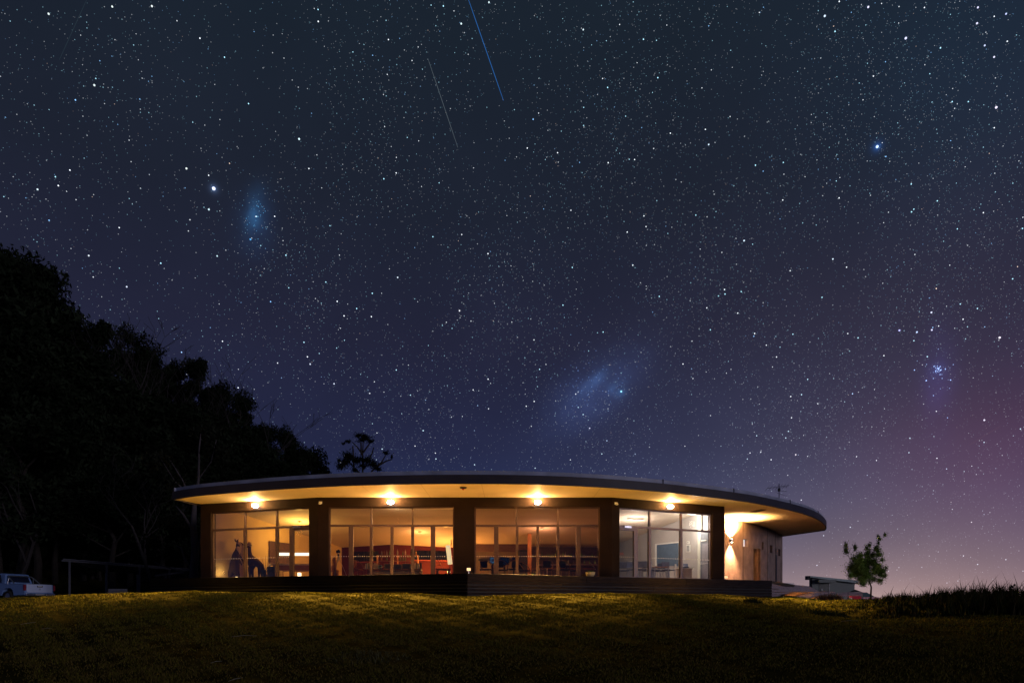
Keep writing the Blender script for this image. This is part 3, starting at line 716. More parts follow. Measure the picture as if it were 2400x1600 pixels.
sp(MB().box(XY(1919.5,SY)[0], XY(1942.5,SY)[0], SY-.03, SY-.003, z0, P(0,1366,SY).z).build('door', mat('shed_door', (.22,.22,.19), .6)))
sp(MB().box(XY(1942.8,SY)[0], XY(1944,SY)[0], SY-.05, SY-.003, z0, P(0,1365.5,SY).z).build('door_frame', WHITE))
sp(MB().box(XY(1919.5,SY)[0], XY(1922.5,SY)[0], SY-.5, SY-.3, P(0,1387,SY).z, P(0,1379,SY).z).build('white_drum', WHITE))
# low wall strip behind ramp
o = quadwall([(1836,1365,47),(1862,1366.5,50),(1862,1368.5,50),(1836,1367.5,47)], .1, 'white_coping', WHITE); tag(o, 'thin white coping line between the building corner and the shed', 'wall')

# vehicles
TYRE = mat('tyre', (.02,.02,.02), .9)
def wheel(par, x, y, r=.36, w=.24, nm='wheel'):
    m = MB(); n = 18; pr = [(r*.62,-w/2),(r*.95,-w/2),(r,-w*.3),(r,w*.3),(r*.95,w/2),(r*.62,w/2)]
    vs = [(x+a*math.cos(2*math.pi*k/n), y+b, r+a*math.sin(2*math.pi*k/n)) for a, b in pr for k in range(n)]
    fs = [(i*n+k, i*n+(k+1)%n, ((i+1)%6)*n+(k+1)%n, ((i+1)%6)*n+k) for i in range(6) for k in range(n)]
    wl = m.add(vs, fs).build('wheel', TYRE, par, smooth=True); s_ = -1 if y < 0 else 1
    rm = MB(); rm.add([(x+r*.6*math.cos(2*math.pi*k/n), y+s_*w*.35, r+r*.6*math.sin(2*math.pi*k/n)) for k in range(n)], [tuple(range(n))])
    for k in range(5):
        t = 2*math.pi*k/5; c, s = math.cos(t), math.sin(t)
        rm.add([(x+c*.05-s*.03,y+s_*w*.4,r+s*.05+c*.03),(x+c*.05+s*.03,y+s_*w*.4,r+s*.05-c*.03),(x+c*r*.58+s*.03,y+s_*w*.4,r+s*r*.58-c*.03),(x+c*r*.58-s*.03,y+s_*w*.4,r+s*r*.58+c*.03)], [(0,1,2,3)])
    rm.build('rim', STEEL, wl)
def extr(prof, y0, y1, m=None, taper=0):   # side profile (x,z) extruded in y, upper part tapering in
    n = len(prof); mb = m or MB(); zs = [p[1] for p in prof]; zm, zx = min(zs), max(zs)
    k = [taper*max(0, (p[1]-zm)/(zx-zm)) for p in prof]
    vs = [(p[0], y0+k[i], p[1]) for i, p in enumerate(prof)]+[(p[0], y1-k[i], p[1]) for i, p in enumerate(prof)]
    return mb.add(vs, [tuple(range(n)), tuple(range(2*n-1,n-1,-1))]+[(i,n+i,n+(i+1)%n,(i+1)%n) for i in range(n)])
UB = mat('ute_paint', (.16,.26,.50), .3, metal=.0, var=.02, spec=.6)
ux, uy = XY(50, 42)
ute = empty('pickup_truck', (ux, uy, Tz(ux, uy)-.02), 0, 'pale blue dual cab pickup with sports bar parked at the far left', 'pickup truck')
# local: x forward, rear at x=0; 
extr([(0,.55),(.05,.45),(.9,.42),(1.0,.75),(1.2,.86),(1.6,.86),(1.8,.75),(1.9,.42),(3.75,.40),(3.85,.72),(4.05,.85),(4.4,.85),(4.62,.72),(4.7,.42),(5.2,.45),(5.28,.70),(5.2,1.00),(4.0,1.12),(3.9,1.14),(1.72,1.14),(1.70,1.12),(.0,1.10)], -.90, .90, taper=.03).build('body', UB, ute, bevel=.03)
extr([(1.66,1.14),(1.82,1.72),(2.0,1.77),(3.0,1.77),(3.25,1.72),(3.95,1.14)], -.86, .86, taper=.16).build('cab', UB, ute, bevel=.04)
for s_ in (-1, 1):
    extr([(1.92,1.20),(2.0,1.66),(2.6,1.68),(2.62,1.20)], s_*.865-.008 if s_ > 0 else -.873+.02, s_*.865+.008 if s_ > 0 else -.857+.02).build('side_window', SCREEN, ute)
    extr([(2.70,1.20),(2.68,1.68),(3.1,1.68),(3.6,1.20)], s_*.865-.008 if s_ > 0 else -.873+.02, s_*.865+.008 if s_ > 0 else -.857+.02).build('side_window', SCREEN, ute)
    MB().box(-.02,.10, s_*.90-.09, s_*.90+.012, .72, 1.06).build('tail_light', mat('tail_lens', (.28,.02,.03), .25, spec=.6), ute)
    MB().tube([(.95,s_*.80,1.12),(1.45,s_*.74,1.50),(1.62,s_*.70,1.60)], .03, 8).build('sports_bar', STEEL, ute)
    MB().tube([(1.55,s_*.80,1.12),(1.5,s_*.74,1.50)], .022, 8).build('sports_bar', STEEL, ute)
    for wx in (1.4, 4.2): wheel(ute, wx, s_*.80)
    MB().box(-.16,.02, s_*.62-.28, s_*.62+.28, .42, .56).build('bumper_step', mat('chrome', (.55,.57,.62), .2, metal=.9), ute, bevel=.02)
MB().add([(1.64,-.66,1.24),(1.64,.66,1.24),(1.77,.60,1.66),(1.77,-.60,1.66)], [(0,1,2,3)]).build('rear_window', SCREEN, ute)
MB().tube([(1.62,-.70,1.60),(1.62,.70,1.60)], .03, 8).build('sports_bar', STEEL, ute)
MB().box(.3,1.6,-.72,.72,1.00,1.135).build('tonneau_cover', BLACK, ute)
tgm = mat('tailgate_lit_paint', (.52,.58,.76), .3, var=.02, spec=.6)  # lighter copy of the ute paint, light on the tailgate put into the colour
tg = MB().box(-.045,-.005,-.79,.79,.60,1.10).build('tailgate', tgm, ute, bevel=.02)
MB().box(-.06,-.048,-.17,.17,.92,1.02).build('handle_recess', BLACK, tg); MB().box(-.07,-.061,-.12,.12,.955,1.0).build('handle', WHITE, tg)
em = MB()
for cx0, cz0 in ((0,.84),(-.035,.785),(.035,.785)): em.add([(-.05,cx0,cz0+.028),(-.05,cx0+.02,cz0),(-.05,cx0,cz0-.028),(-.05,cx0-.02,cz0)], [(0,1,2,3)])
em.build('badge', BLACK, tg); MB().box(-.03,0,-.3,.3,.44,.55).build('number_plate', mat('plate', (.30,.30,.32), .5), ute)
ute.rotation_euler = (0,0,math.radians(162)); ute.location = (*XY(92, 41.0), Tz(*XY(92, 41.0))-.0)
# red car far right
rc = empty('red_car', (*XY(2020, 74), P(2020, 1419, 74).z), rad(8), 'red car with teal windows half hidden beyond the lawn crest', 'car')
extr([(-1.9,.35),(-1.95,.75),(-1.75,.95),(1.0,1.0),(1.75,.88),(1.9,.55),(1.85,.3)], -.8, .8, taper=.05).build('body', REDM, rc, bevel=.05)
extr([(-1.7,.95),(-1.3,1.42),(.2,1.45),(1.05,.98)], -.74, .74, taper=.14).build('cabin', mat('teal_glass', (.10,.16,.16), .15, spec=.6), rc, bevel=.03)
extr([(-1.3,1.41),(-1.25,1.45),(.15,1.48),(.25,1.43)], -.60, .60).build('roof', REDM, rc)
for s_ in (-1, 1):
    for wx in (-1.25, 1.25): wheel(rc, wx, s_*.72, .30, .2)
MB().box(-1.99,-1.85,-.72,-.45,.62,.85).build('headlight', WHITE, rc); MB().box(-1.99,-1.85,.45,.72,.62,.85).build('headlight', WHITE, rc)
rd = empty('red_mower', (*XY(2001, 38.0), Tz(*XY(2001, 38))), 0, 'glossy red machine with a white nose tucked under the grey platform', 'mower')
extr([(-.28,.05),(-.30,.18),(-.18,.30),(.30,.30),(.38,.12),(.34,.04)], -.22, .22, taper=.04).build('body', mat('bright_red', (.75,.02,.04), .3, emit=None, spec=.5), rd, bevel=.03)
MB().box(-.34,-.20,-.23,.10,.06,.22).build('nose', WHITE, rd, bevel=.02); MB().tube([(.05,0,.28),(.25,0,.34)], .02, 6).build('handle', PALEW, rd)
for wx in (-.18, .26): wheel(rd, wx, -.24, .08, .05)
rd.location.z = P(0, 1408.5, 38).z

# carport
cpv = empty('open_carport', (*XY(163, 40), Tz(*XY(163, 40))), 0, 'open carport of thin posts under a long sloping roof beam', 'carport')
def cc(o): o.parent = cpv; o.matrix_parent_inverse = Matrix.Translation(-cpv.location); return o
GP = mat('galvanised_post', (.10,.10,.115), .6)
ends = (P(145,1312,39), P(443,1335,50)); dirv = (ends[1]-ends[0])
def beam(a, b, w, h_): 
    d = (b-a).normalized(); s = Vector((-d.y, d.x, 0)).normalized()*w
    return MB().add([a-s,a+s,a+s+Vector((0,0,h_)),a-s+Vector((0,0,h_)),b-s,b+s,b+s+Vector((0,0,h_)),b-s+Vector((0,0,h_))], [(3,2,1,0),(4,5,6,7),(0,1,5,4),(1,2,6,5),(2,3,7,6),(3,0,4,7)])
cc(beam(ends[0]-Vector((0,0,.06)), ends[1]-Vector((0,0,.06)), .04, .08).build('roof_beam', GP))
off = Vector((-.6,4.6,-.45))
e0, e1 = ends[0]+Vector((0,.1,.07)), ends[1]+Vector((0,.1,.07)); q4 = [e0, e1, e1+off, e0+off]
cc(MB().add(q4+[v+Vector((0,0,.03)) for v in q4], [(3,2,1,0),(4,5,6,7),(0,1,5,4),(1,2,6,5),(2,3,7,6),(3,0,4,7)]).build('roof_sheet', ROOFM))
for px in (163, 250, 327, 397):
    t = ((px-1200)/F*ends[0].y-ends[0].x)/(dirv.x-(px-1200)/F*dirv.y); p = ends[0]+dirv*t
    cc(MB().box(p.x-.04, p.x+.04, p.y-.04, p.y+.04, Tz(p.x,p.y)-.1, p.z-.06).build('post', GP))
    cc(MB().box(p.x+off.x-.06, p.x+off.x+.06, p.y+off.y-.06, p.y+off.y+.06, Tz(p.x,p.y)-.3, p.z+off.z).build('post', GP))
cc(beam(P(363,1350,46), P(432,1342,49), .03, .12).build('brace', GP))
# low pale block wall
bw = empty('block_wall', (*XY(274, 36), Tz(*XY(274, 36))), 0, 'short pale block wall between the carport posts', 'wall')
x0 = XY(253,36)[0]; x1 = XY(294.5,36)[0]; zt = P(0,1379,36).z; r_ = random.Random(2)
BLK = mat('pale_block', (.16,.16,.18), .9, bump=.3)
for j in range(4):
    n_ = 3; w_ = (x1-x0)/n_
    xs_ = [x0+(k-(.5 if j % 2 else 0))*w_ for k in range(n_+2)]
    for k in range(n_+1):
        a, b = max(xs_[k], x0), min(xs_[k+1], x1)
        if b-a < .08: continue
        o = MB().box(a+.005, b-.005, 36+r_.random()*.01, 36.18, zt-(j+1)*.13+.008, zt-j*.13).build('block', BLK); o.parent = bw; o.matrix_parent_inverse = Matrix.Translation(-bw.location)
# ------------------------------------------------------------------ interior lights
def ceiling_light(px, Y, power, col, label, size=.5):
    x, y = XY(px, Y); z = ceilz(Y+.3); o = empty('ceiling_light', (x, y, z), 0, label, 'ceiling light')
    MB().box(-size,size,-.08,.08,-.06,-.005).build('casing', WHITE, o)
    lamp('room_light', 'POINT', (0,0,-.6), power, col, o, radius=.16); return o
YEL = (1,.56,.11); ORG = (1,.40,.10)
# games room
x, y = XY(557, 32.9)
o = empty('floor_lamp_small', (x+.05, y-.25, ZF), 0, 'small glowing lamp on the floor at the kangaroo feet', 'lamp')
MB().lathe([(.08,0),(.09,.02),(.02,.03)], (0,0,0), 12).build('base', BLACK, o); MB().lathe([(.04,.03),(.07,.07),(.06,.12),(.03,.14)], (0,0,0), 12).build('lamp_shade', mat('globe_glow', (1,.8,.5), emit=(1,.7,.35), estr=3), o, smooth=True)
lamp('lamp_light', 'POINT', (-.62,-.05,.36), 7, (1,.72,.26), o, radius=.05)  # unseen light set well off the globe, added for the yellow wall patch
ceiling_light(702, 35.6, 165, YEL, 'small ceiling light in the yellow games room', .08)
ceiling_light(985, 38, 80, (1,.45,.14), 'small ceiling light over the red room sofas', .08)
ceiling_light(930, 32.3, 18, (1,.62,.30), 'small added ceiling light just inside the left folding doors', .08)  # added light, no fixture seen there; brightens the books and cloth
ceiling_light(1270, 37, 70, (1,.42,.20), 'small ceiling light over the dim bar room', .08)
ceiling_light(1622, 33.3, 150, (1,.90,.76), 'white strip light on the cafe ceiling by the right pier', .5)
ceiling_light(1490, 35.0, 110, (1,.84,.72), 'white strip light over the cafe chairs', .4)

def onwall(A_, B_, px):
    t = seg_t(A_, B_, px); return A_+(B_-A_)*t
def wallpanel(A_, B_, p0, p1, h0, h1, inset, th, name, m, par=None):   # heights above eye; inset toward room
    a, b = onwall(A_, B_, p0), onwall(A_, B_, p1); M, Ls = frame_of(a, b)
    if inset < 0: pass
    return MB().box(0, Ls, inset, inset+th, EYE+h0, EYE+h1, M).build(name, m, par)
# picture on ochre wall
WA, WB = Vector((-14.30,32.32,0)), Vector((-10.62,42.45,0))
ART = bpy.data.materials.new('speckled_art'); ART.use_nodes = True; t_ = ART.node_tree
n1 = t_.nodes.new('ShaderNodeTexVoronoi'); n1.inputs['Scale'].default_value = 9; rp_ = t_.nodes.new('ShaderNodeValToRGB'); t_.links.new(n1.outputs['Distance'], rp_.inputs[0])
rp_.color_ramp.elements[0].color = (.16,.07,.035,1); rp_.color_ramp.elements[1].color = (.06,.025,.012,1); rp_.color_ramp.elements[1].position = .4
t_.links.new(rp_.outputs[0], t_.nodes['Principled BSDF'].inputs['Base Color'])
o = wallpanel(WA, WB, 627, 675.5, 2.33, 3.47, -.13, .05, 'wall_painting', ART); tag(o, 'large dark speckled painting on the yellow wall above the games table', 'painting')
# games table with lamp bar
GX, GY = XY(694, 35.2)
gt = empty('games_table', (GX, GY, ZF), rad(6), 'brown games table with pale rails under the long white light bar', 'games table')
h_ = EYE+(HY-1318)/F*34.2-ZF
MB().box(-1.15,1.9,-.75,.75,h_-.10,h_-.03).build('rail', PALEW, gt); MB().box(-1.0,1.8,-.65,.65,h_-.36,h_-.11).build('apron', mat('red_brown_wood', (.26,.09,.03), .4), gt)
MB().box(-1.02,1.78,-.62,.62,h_-.029,h_-.015).build('cloth', mat('tan_cloth', (.45,.28,.12), .9), gt)
for lx in (-.85, 1.6):
    for ly in (-.5, .5): MB().box(lx-.09,lx+.09,ly-.09,ly+.09,0,h_-.37).build('leg', mat('red_brown_wood', (.26,.09,.03)), gt)
for lx in (-1.13, .02): MB().lathe([(.02,-.09),(.055,-.07),(.065,-.03),(.055,.01),(.02,.03)], (lx,-.80,h_-.10), 10).build('pocket_ball', WHITE, gt, smooth=True)
lb = empty('light_bar', (*XY(687, 34.9), EYE+(HY-1298)/F*34.9), rad(2), 'long white glowing light bar hanging above the games table', 'light bar')
MB().box(-.86,1.4,-.06,.06,-.07,.07).build('tube', mat('tube_glow', (1,.95,.8), emit=(1,.88,.66), estr=1.7), lb)
for lx in (-.7, 1.2): MB().tube([(lx,0,.07),(lx,0,1.6)], .006, 5).build('rod', FASC, lb)
# speakers, shade box etc
def block(name, px0, px1, py0, Y, m, label, cat, dep=.35, z0=ZF, **k):
    a, b = XY(px0, Y)[0], XY(px1, Y)[0]; w = (b-a)/2; zt = EYE+(HY-py0)/F*Y-z0
    o = empty(name, ((a+b)/2, Y+dep/2, z0), 0, label, cat)
    MB().box(-w,w,-dep/2,dep/2,0,zt).build('body', m, o, bevel=.015); return o, w, zt
def face_disc(par, x, y, z, r, m, nm):
    MB().tube([(x,y,z),(x,y-.015,z)], r, 16).build(nm, m, par)
o, w, zt = block('loudspeaker', 625.5, 643.5, 1327, 34.0, BLACK, 'large black loudspeaker left of the games table', 'loudspeaker'); face_disc(o,0,-.176,zt*.45,.12,FASC,'cone'); face_disc(o,0,-.176,zt*.85,.05,FASC,'tweeter')
o, w, zt = block('loudspeaker', 611.5, 620.5, 1334.5, 34.0, BLACK, 'small black loudspeaker beside the alpaca hind legs', 'loudspeaker', .25); face_disc(o,0,-.126,zt*.5,.06,FASC,'cone')
o, w, zt = block('side_cabinet', 649, 657, 1336, 33.6, mat('yellow_paint', (.75,.52,.16)), 'small bright yellow cabinet under the games table edge', 'cabinet'); MB().box(-w*.8,w*.8,-.19,-.176,.1,zt*.9).build('door', mat('yellow_paint', (.7,.5,.2)), o)
o, w, zt = block('table_lamp', 697, 703.5, 1341, 33.2, mat('shade_glow', (1,.85,.6), emit=(1,.80,.5), estr=2.2), 'small square glowing lamp under the games table', 'lamp', .2); MB().box(-w*.5,w*.5,-.06,.06,-.0,.02).build('foot', BLACK, o)
# branch vase
o = empty('branch_vase', (*XY(622,34.6), ZF), 0, 'bare forked branches standing in a vase beside the painting', 'vase')
MB().lathe([(.06,0),(.12,.15),(.10,.3),(.05,.36)], (0,0,0), 12).build('vase', WOOD, o, smooth=True)
for k in range(5):
    a = -.5+.25*k; MB().tube([(0,0,.3),(a*.2,0,.6),(a*.5,.05,.85+.05*k),(a*.75,0,1.15+.08*(k%3))], [.014,.012,.009,.005], 5).build('branch', DBARK, o)
# skin bodies
def skin_body(name, J, E_, m, par, root=0, sub=2):
    me = bpy.data.meshes.new(name); me.from_pydata([j[0] for j in J], E_, []); me.materials.append(m)
    o = bpy.data.objects.new(name, me); COL.objects.link(o); o.parent = par
    o.modifiers.new('skin', 'SKIN').use_smooth_shade = True
    for i, d in enumerate(me.skin_vertices[0].data): d.radius = J[i][1] if hasattr(J[i][1], '__len__') else (J[i][1], J[i][1]); d.use_root = (i == root)
    s = o.modifiers.new('sub', 'SUBSURF'); s.levels = s.render_levels = sub; return o
FUR = mat('dark_fur', (.055,.030,.012), .95, bump=.5, spec=0); FACE = mat('pale_fur', (.52,.34,.16), .95, bump=.3)
kg = empty('kangaroo_figure', (*XY(549, 33.35), ZF), 0, 'standing dark kangaroo figure with pale face and crest in the left window', 'kangaroo figure')
J = [((0,0,.72),(.27,.25)),((.05,0,1.05),(.22,.20)),((.13,0,1.36),(.145,.14)),((.17,0,1.60),(.085,.085)),((.19,0,1.84),.125),
     ((-.10,0,.42),(.19,.19)),((-.28,0,.18),.11),((-.46,.02,.04),.055),
     ((.10,-.15,.45),.12),((.20,-.16,.20),.07),((.16,-.17,.05),.055),((.40,-.17,.04),.04),
     ((.08,.15,.45),.12),((.16,.16,.20),.07),((.14,.17,.05),.055),((.36,.17,.04),.04),
     ((.20,-.16,1.22),.065),((.33,-.17,.98),.042),((.42,-.14,.72),.028),((.20,.14,1.22),.065),((.34,.16,1.0),.04),((.42,.13,.80),.028)]
E_ = [(0,1),(1,2),(2,3),(3,4),(0,5),(5,6),(6,7),(0,8),(8,9),(9,10),(10,11),(0,12),(12,13),(13,14),(14,15),(2,16),(16,17),(17,18),(2,19),(19,20),(20,21),(4,22),(22,23)]
J += [((.33,0,1.80),.075),((.44,0,1.74),.04)]
skin_body('body', J, E_, FUR, kg)
MB().tube([(.17,-.035,1.83),(.22,-.035,1.82),(.30,-.03,1.79),(.38,-.02,1.755),(.41,-.01,1.745)], [.02,.082,.068,.042,.02], 14).build('face', FACE, kg, smooth=True)
MB().tube([(.19,-.03,1.70),(.20,-.04,1.60),(.225,-.05,1.50),(.26,-.05,1.38),(.285,-.05,1.28)], [.03,.072,.078,.06,.015], 14).build('bib', FACE, kg, smooth=True)
MB().tube([(.40,0,1.745),(.45,0,1.735)], [.026,.012], 8).build('nose', BLACK, kg)
for s_ in (-.05, .06):
    MB().tube([(.14,s_,1.87),(.10+s_*.5,s_*1.4,1.95),(.11+s_*.9,s_*1.6,2.05)], [.03,.042,.006], 8).build('ear', FUR, kg)
MB().lathe([(.015,-.015),(.02,0),(.015,.015)], (.25,-.083,1.82), 8).build('eye', BLACK, kg)
al = empty('alpaca_figure', (*XY(594, 34.3), ZF), 0, 'dark long-necked alpaca figure wearing a straw hat in the left window', 'alpaca figure')
J = [((-.12,0,.98),(.19,.21)),((.12,0,.98),(.20,.22)),((.36,0,.90),(.15,.17)),((-.17,0,1.26),.125),((-.20,0,1.52),.085),((-.20,0,1.76),.105),((-.36,-.03,1.70),.055),
     ((-.16,-.11,.58),.085),((-.13,-.12,.26),.055),((-.13,-.12,.03),.05),((-.12,.11,.58),.085),((-.08,.12,.26),.055),((-.08,.12,.03),.05),
     ((.34,-.11,.56),.09),((.32,-.12,.26),.055),((.33,-.12,.03),.05),((.38,.11,.56),.09),((.38,.12,.26),.055),((.38,.12,.03),.05),
     ((.46,0,.80),.05),((.52,0,.62),.055),((.50,0,.50),.03)]
E_ = [(0,1),(1,2),(0,3),(3,4),(4,5),(5,6),(0,7),(7,8),(8,9),(0,10),(10,11),(11,12),(2,13),(13,14),(14,15),(2,16),(16,17),(17,18),(2,19),(19,20),(20,21)]
skin_body('body', J, E_, FUR, al)
HAT = mat('straw', (.48,.32,.18), .9, bump=.4)
ht = empty('straw_hat', Vector((*XY(594, 34.3), ZF))+Vector((-.20,0,1.80)), 0, 'brown straw hat on the alpaca figure', 'hat')
ht.rotation_euler = (0, rad(14), 0)
MB().lathe([(.235,-.03),(.225,-.01),(.12,.0),(.125,.03),(.105,.15),(.06,.17)], (0,0,0), 20).build('crown_and_brim', HAT, ht, smooth=True); MB().lathe([(.128,.005),(.126,.035)], (0,0,0), 20).build('band', BLACK, ht)
for s_ in (-1,1): MB().tube([(-.18,s_*.06,1.76),(-.16,s_*.10,1.84)], [.03,.01], 6).build('ear', FUR, al)
# ---- red room
def windowpanel(A_, B_, p0, p1, h0, h1, label, m=SCREEN):
    a, b = onwall(A_, B_, p0), onwall(A_, B_, p1); M, Ls = frame_of(a, b); o = empty('rear_window', (0,0,0)); bp(o)
    x = MB().box(0, Ls, -.05, -.01, EYE+h0, EYE+h1, M).build('pane', m); x.parent = o
    for c_ in (0, Ls/2, Ls):
        x = MB().box(c_-.03, c_+.03, -.07, -.051, EYE+h0, EYE+h1, M).build('frame', BLACK); x.parent = o
    x = MB().box(-.03, Ls+.03, -.10, -.011, EYE+h0-.06, EYE+h0-.002, M).build('sill', mat('red_sill', (.30,.06,.04))); x.parent = o
A1, A2, A3 = Vector((-10.9,42.4,0)), Vector((-7.34,41.4,0)), Vector((-3.6,42.3,0))
windowpanel(A1, A2, 822, 887, 2.76, 3.38, '', mat('night_pane', (.006,.007,.013), .15)); windowpanel(A2, A3, 971, 1049, 2.86, 3.42, '', mat('night_pane', (.006,.007,.013), .15))
# tripod camera
o = empty('tripod_camera', (*XY(793,31.3), ZF), 0, 'camera on a steel tripod looking out of the left folding doors', 'tripod')
hc = EYE+(HY-1302)/F*31.3-ZF
for a, rr_ in ((-.35,.50),(2.6,.30),(4.3,.30)):
    lx, ly = math.cos(a)*rr_, math.sin(a)*rr_; MB().tube([(0,0,hc),(lx*.5,ly*.5,hc*.5),(lx,ly,0)], [.016,.014,.011], 6).build('leg', STEEL, o)
MB().tube([(0,0,hc-.25),(0,0,hc+.12)], .02, 8).build('column', STEEL, o); MB().lathe([(.03,0),(.05,.03),(.05,.08),(.02,.10)], (0,0,hc), 10).build('head', BLACK, o)
cb_ = MB().box(-.09,.09,-.05,.05,hc+.13,hc+.26).build('camera_body', BLACK, o); MB().tube([(.02,-.05,hc+.20),(.06,-.22,hc+.22)], .055, 14).build('lens', mat('lens_black', (.008,.012,.025), .2, spec=.6), cb_)
MB().tube([(0,0,hc+.03),(-.16,-.05,hc-.03)], .008, 5).build('pan_handle', STEEL, o)
# carved posts
for px, w_, h0, lb_ in ((783.5,.11,1.02,'orange carved wooden post left of the tripod'),(790.5,.09,.42,'short orange wooden post behind the tripod legs')):
    o = empty('carved_post', (*XY(px,31.9), ZF), 0, lb_, 'carved post'); MB().lathe([(w_,0),(w_*.9,h0*.5),(w_,h0*.9),(w_*.7,h0)], (0,0,0), 10).build('shaft', OWOOD, o, smooth=True); MB().lathe([(w_*1.15,0),(w_*1.15,.05)], (0,0,0), 10).build('foot', WOOD, o)
# sofas, table, books, bottles
def sofa(px0, px1, Y, top, m, label, n=3):
    a, b = XY(px0,Y)[0], XY(px1,Y)[0]; w = (b-a)/2; zt = EYE+(HY-top)/F*Y-ZF
    o = empty('sofa', ((a+b)/2, Y, ZF), 0, label, 'sofa')
    MB().box(-w,w,-.4,.4,.12,.40).build('base', m, o, bevel=.03)
    for k in range(n):
        x0 = -w+2*w*k/n; x1 = -w+2*w*(k+1)/n
        MB().box(x0+.02,x1-.02,.18,.42,.38,zt-.03*(k%2)).build('back_cushion', m, o, bevel=.06); MB().box(x0+.02,x1-.02,-.42,.17,.40,.50).build('seat_cushion', m, o, bevel=.04)
    for s_ in (-1,1): MB().box(s_*w-.08,s_*w+.08,-.42,.42,.1,.62).build('arm', m, o, bevel=.04)
    return o
GREYC = mat('grey_green_cloth', (.085,.085,.075), .95)
sofa(897, 984, 35.0, 1319.5, GREYC, 'grey green sofa behind the long coffee table in the red room', 4)
ctb = empty('coffee_table', (*XY(925,31.6), ZF), 0, 'long low wooden table with pale cloth rolls behind the left folding doors', 'table')
zt = EYE+(HY-1333)/F*31.6-ZF; tw = 1.25
MB().box(-tw,tw,-.3,.3,zt-.06,zt).build('tabletop', WOOD, ctb, bevel=.01); MB().box(-tw+.1,tw-.1,-.25,.25,zt-.24,zt-.21).build('shelf', PALEW, ctb)
for s_ in (-1,1):
    for q_ in (-1,1): MB().box(s_*(tw-.05)-.03,s_*(tw-.05)+.03,q_*.25-.03,q_*.25+.03,-.012,zt-.06).build('leg', WOOD, ctb)
for k, (x_, l_) in enumerate(((-.75,.36),(-.28,.30),(.28,.34),(.78,.28))):
    o = MB().tube([(-l_,0,0),(-l_*.5,.01,.005),(l_*.5,-.01,0),(l_,0,0)], [.035,.05,.045,.03], 8).build('rolled_cloth', mat('pale_linen', (.60,.50,.34), .95), smooth=True)
    o.location = Vector((*XY(925,31.6), ZF))+Vector((x_,-.12,zt-.158)); tag(o, ['leftmost pale cloth roll on the low table shelf','second pale cloth roll from the left on the low table','third pale cloth roll from the left on the low table','rightmost pale cloth roll on the low table shelf'][k], 'cloth roll', 'cloth rolls on the low table')
r_ = random.Random(5)
PAPER = mat('paper_white', (.70,.62,.46), .9)
BC = [mat('paper_white', (.7,.62,.46)), mat('olive_cover', (.16,.16,.10)), mat('blue_cover', (.35,.42,.50)), mat('dark_cover', (.05,.05,.06)), mat('tan_cover', (.45,.33,.18))]
def books(px0, px1, py0, pyb, Y, n, label, seed):
    rr2 = random.Random(seed); a, b = XY(px0,Y)[0], XY(px1,Y)[0]; z0 = EYE+(HY-pyb)/F*Y; zt = (pyb-py0)/F*Y
    o = empty('book_row', ((a+b)/2, Y, z0), 0, label, 'books'); w = (b-a)/n
    for k in range(n):
        hh = zt*rr2.uniform(.72,1); M = Matrix.Translation((a-(a+b)/2+w*(k+.5),0,0)) @ Matrix.Rotation(rr2.uniform(-.08,.10), 4, 'Y')
        MB().box(-w*.45,w*.45,-.1,.1,0,hh,M).build('book', BC[rr2.choice([0,0,1,2,4] if k < n-1 else [3])], o)
books(856, 866.5, 1317, 1333, 31.6, 4, 'pale books standing at the left end of the low table', 1)
books(970.5, 988, 1317.5, 1333, 31.6, 7, 'pale and blue books leaning at the right end of the low table', 2)
o = MB().box(-.17,.17,-.02,.02,0,.28).build('leaning_book', PALEW); o.location = Vector((*XY(879,31.7), EYE+(HY-1333)/F*31.7)); o.rotation_euler = (-.35,.5,.2); tag(o, 'pale box leaning beside the teal ring on the low table', 'book')
o = empty('ring_ornament', (*XY(891,31.7), EYE+(HY-1328)/F*31.7), 0, 'round teal ring ornament standing on the low table', 'ornament')
pts = [(.09*math.cos(t),0,.09*math.sin(t)) for t in np.linspace(0, 2*math.pi, 19)]; MB().tube(pts, .015, 6).build('ring', mat('teal_glaze', (.25,.50,.44), .3), o, smooth=True); MB().tube([(0,.01,0),(0,.03,0)], .085, 16).build('disc', BLACK, o)
# bottle shelf
bs = empty('bottle_shelf', (*XY(932,38.5), ZF), 0, 'open glass shelf crowded with bottles against the red wall', 'shelf')
w_ = 1.15
for z_, nm in ((.95,'shelf'),(1.28,'shelf'),(1.6,'shelf')): MB().box(-w_,w_,-.15,.15,z_,z_+.025).build(nm, WOOD, bs)
for s_ in (-1,0,1): MB().box(s_*w_-.02,s_*w_+.02,-.15,.15,0,1.62).build('upright', OWOOD, bs)
BOT = [mat('amber_glass', (.15,.07,.02), .15, spec=.8), mat('clear_bottle', (.14,.12,.11), .12, spec=.8), mat('green_bottle', (.06,.12,.05), .15, spec=.8), mat('white_label', (.22,.18,.14))]
bmesh_ = {}
def bottle_at(x, y, z, m, s=1, par=None, lab=None):
    key = m.name
    if key not in bmesh_: bmesh_[key] = MB().lathe([(.036,0),(.038,.02),(.038,.17),(.014,.22),(.013,.28),(.016,.285),(.012,.30)], (0,0,0), 10).mesh('bottle', m)
    o = obj('bottle', bmesh_[key]); o.location = (x, y, z); o.scale = (s, s, s*r_.uniform(.75,1.1)); o['group'] = lab[2]; o['label'] = lab[0]; o['category'] = lab[1]; return o
bx, by = XY(932, 38.5)
for z_ in (.975, 1.305, 1.625):
    for k in range(15):
        if r_.random() < .25: continue
        xx = bx-w_+.1+k*(2*w_-.2)/14; bottle_at(xx, by-.05+r_.uniform(-.03,.03), ZF+z_, r_.choice(BOT), r_.uniform(.75,1.15), lab=('small bottle standing on the open shelf before the red wall','bottle','bottles on the red room shelf'))
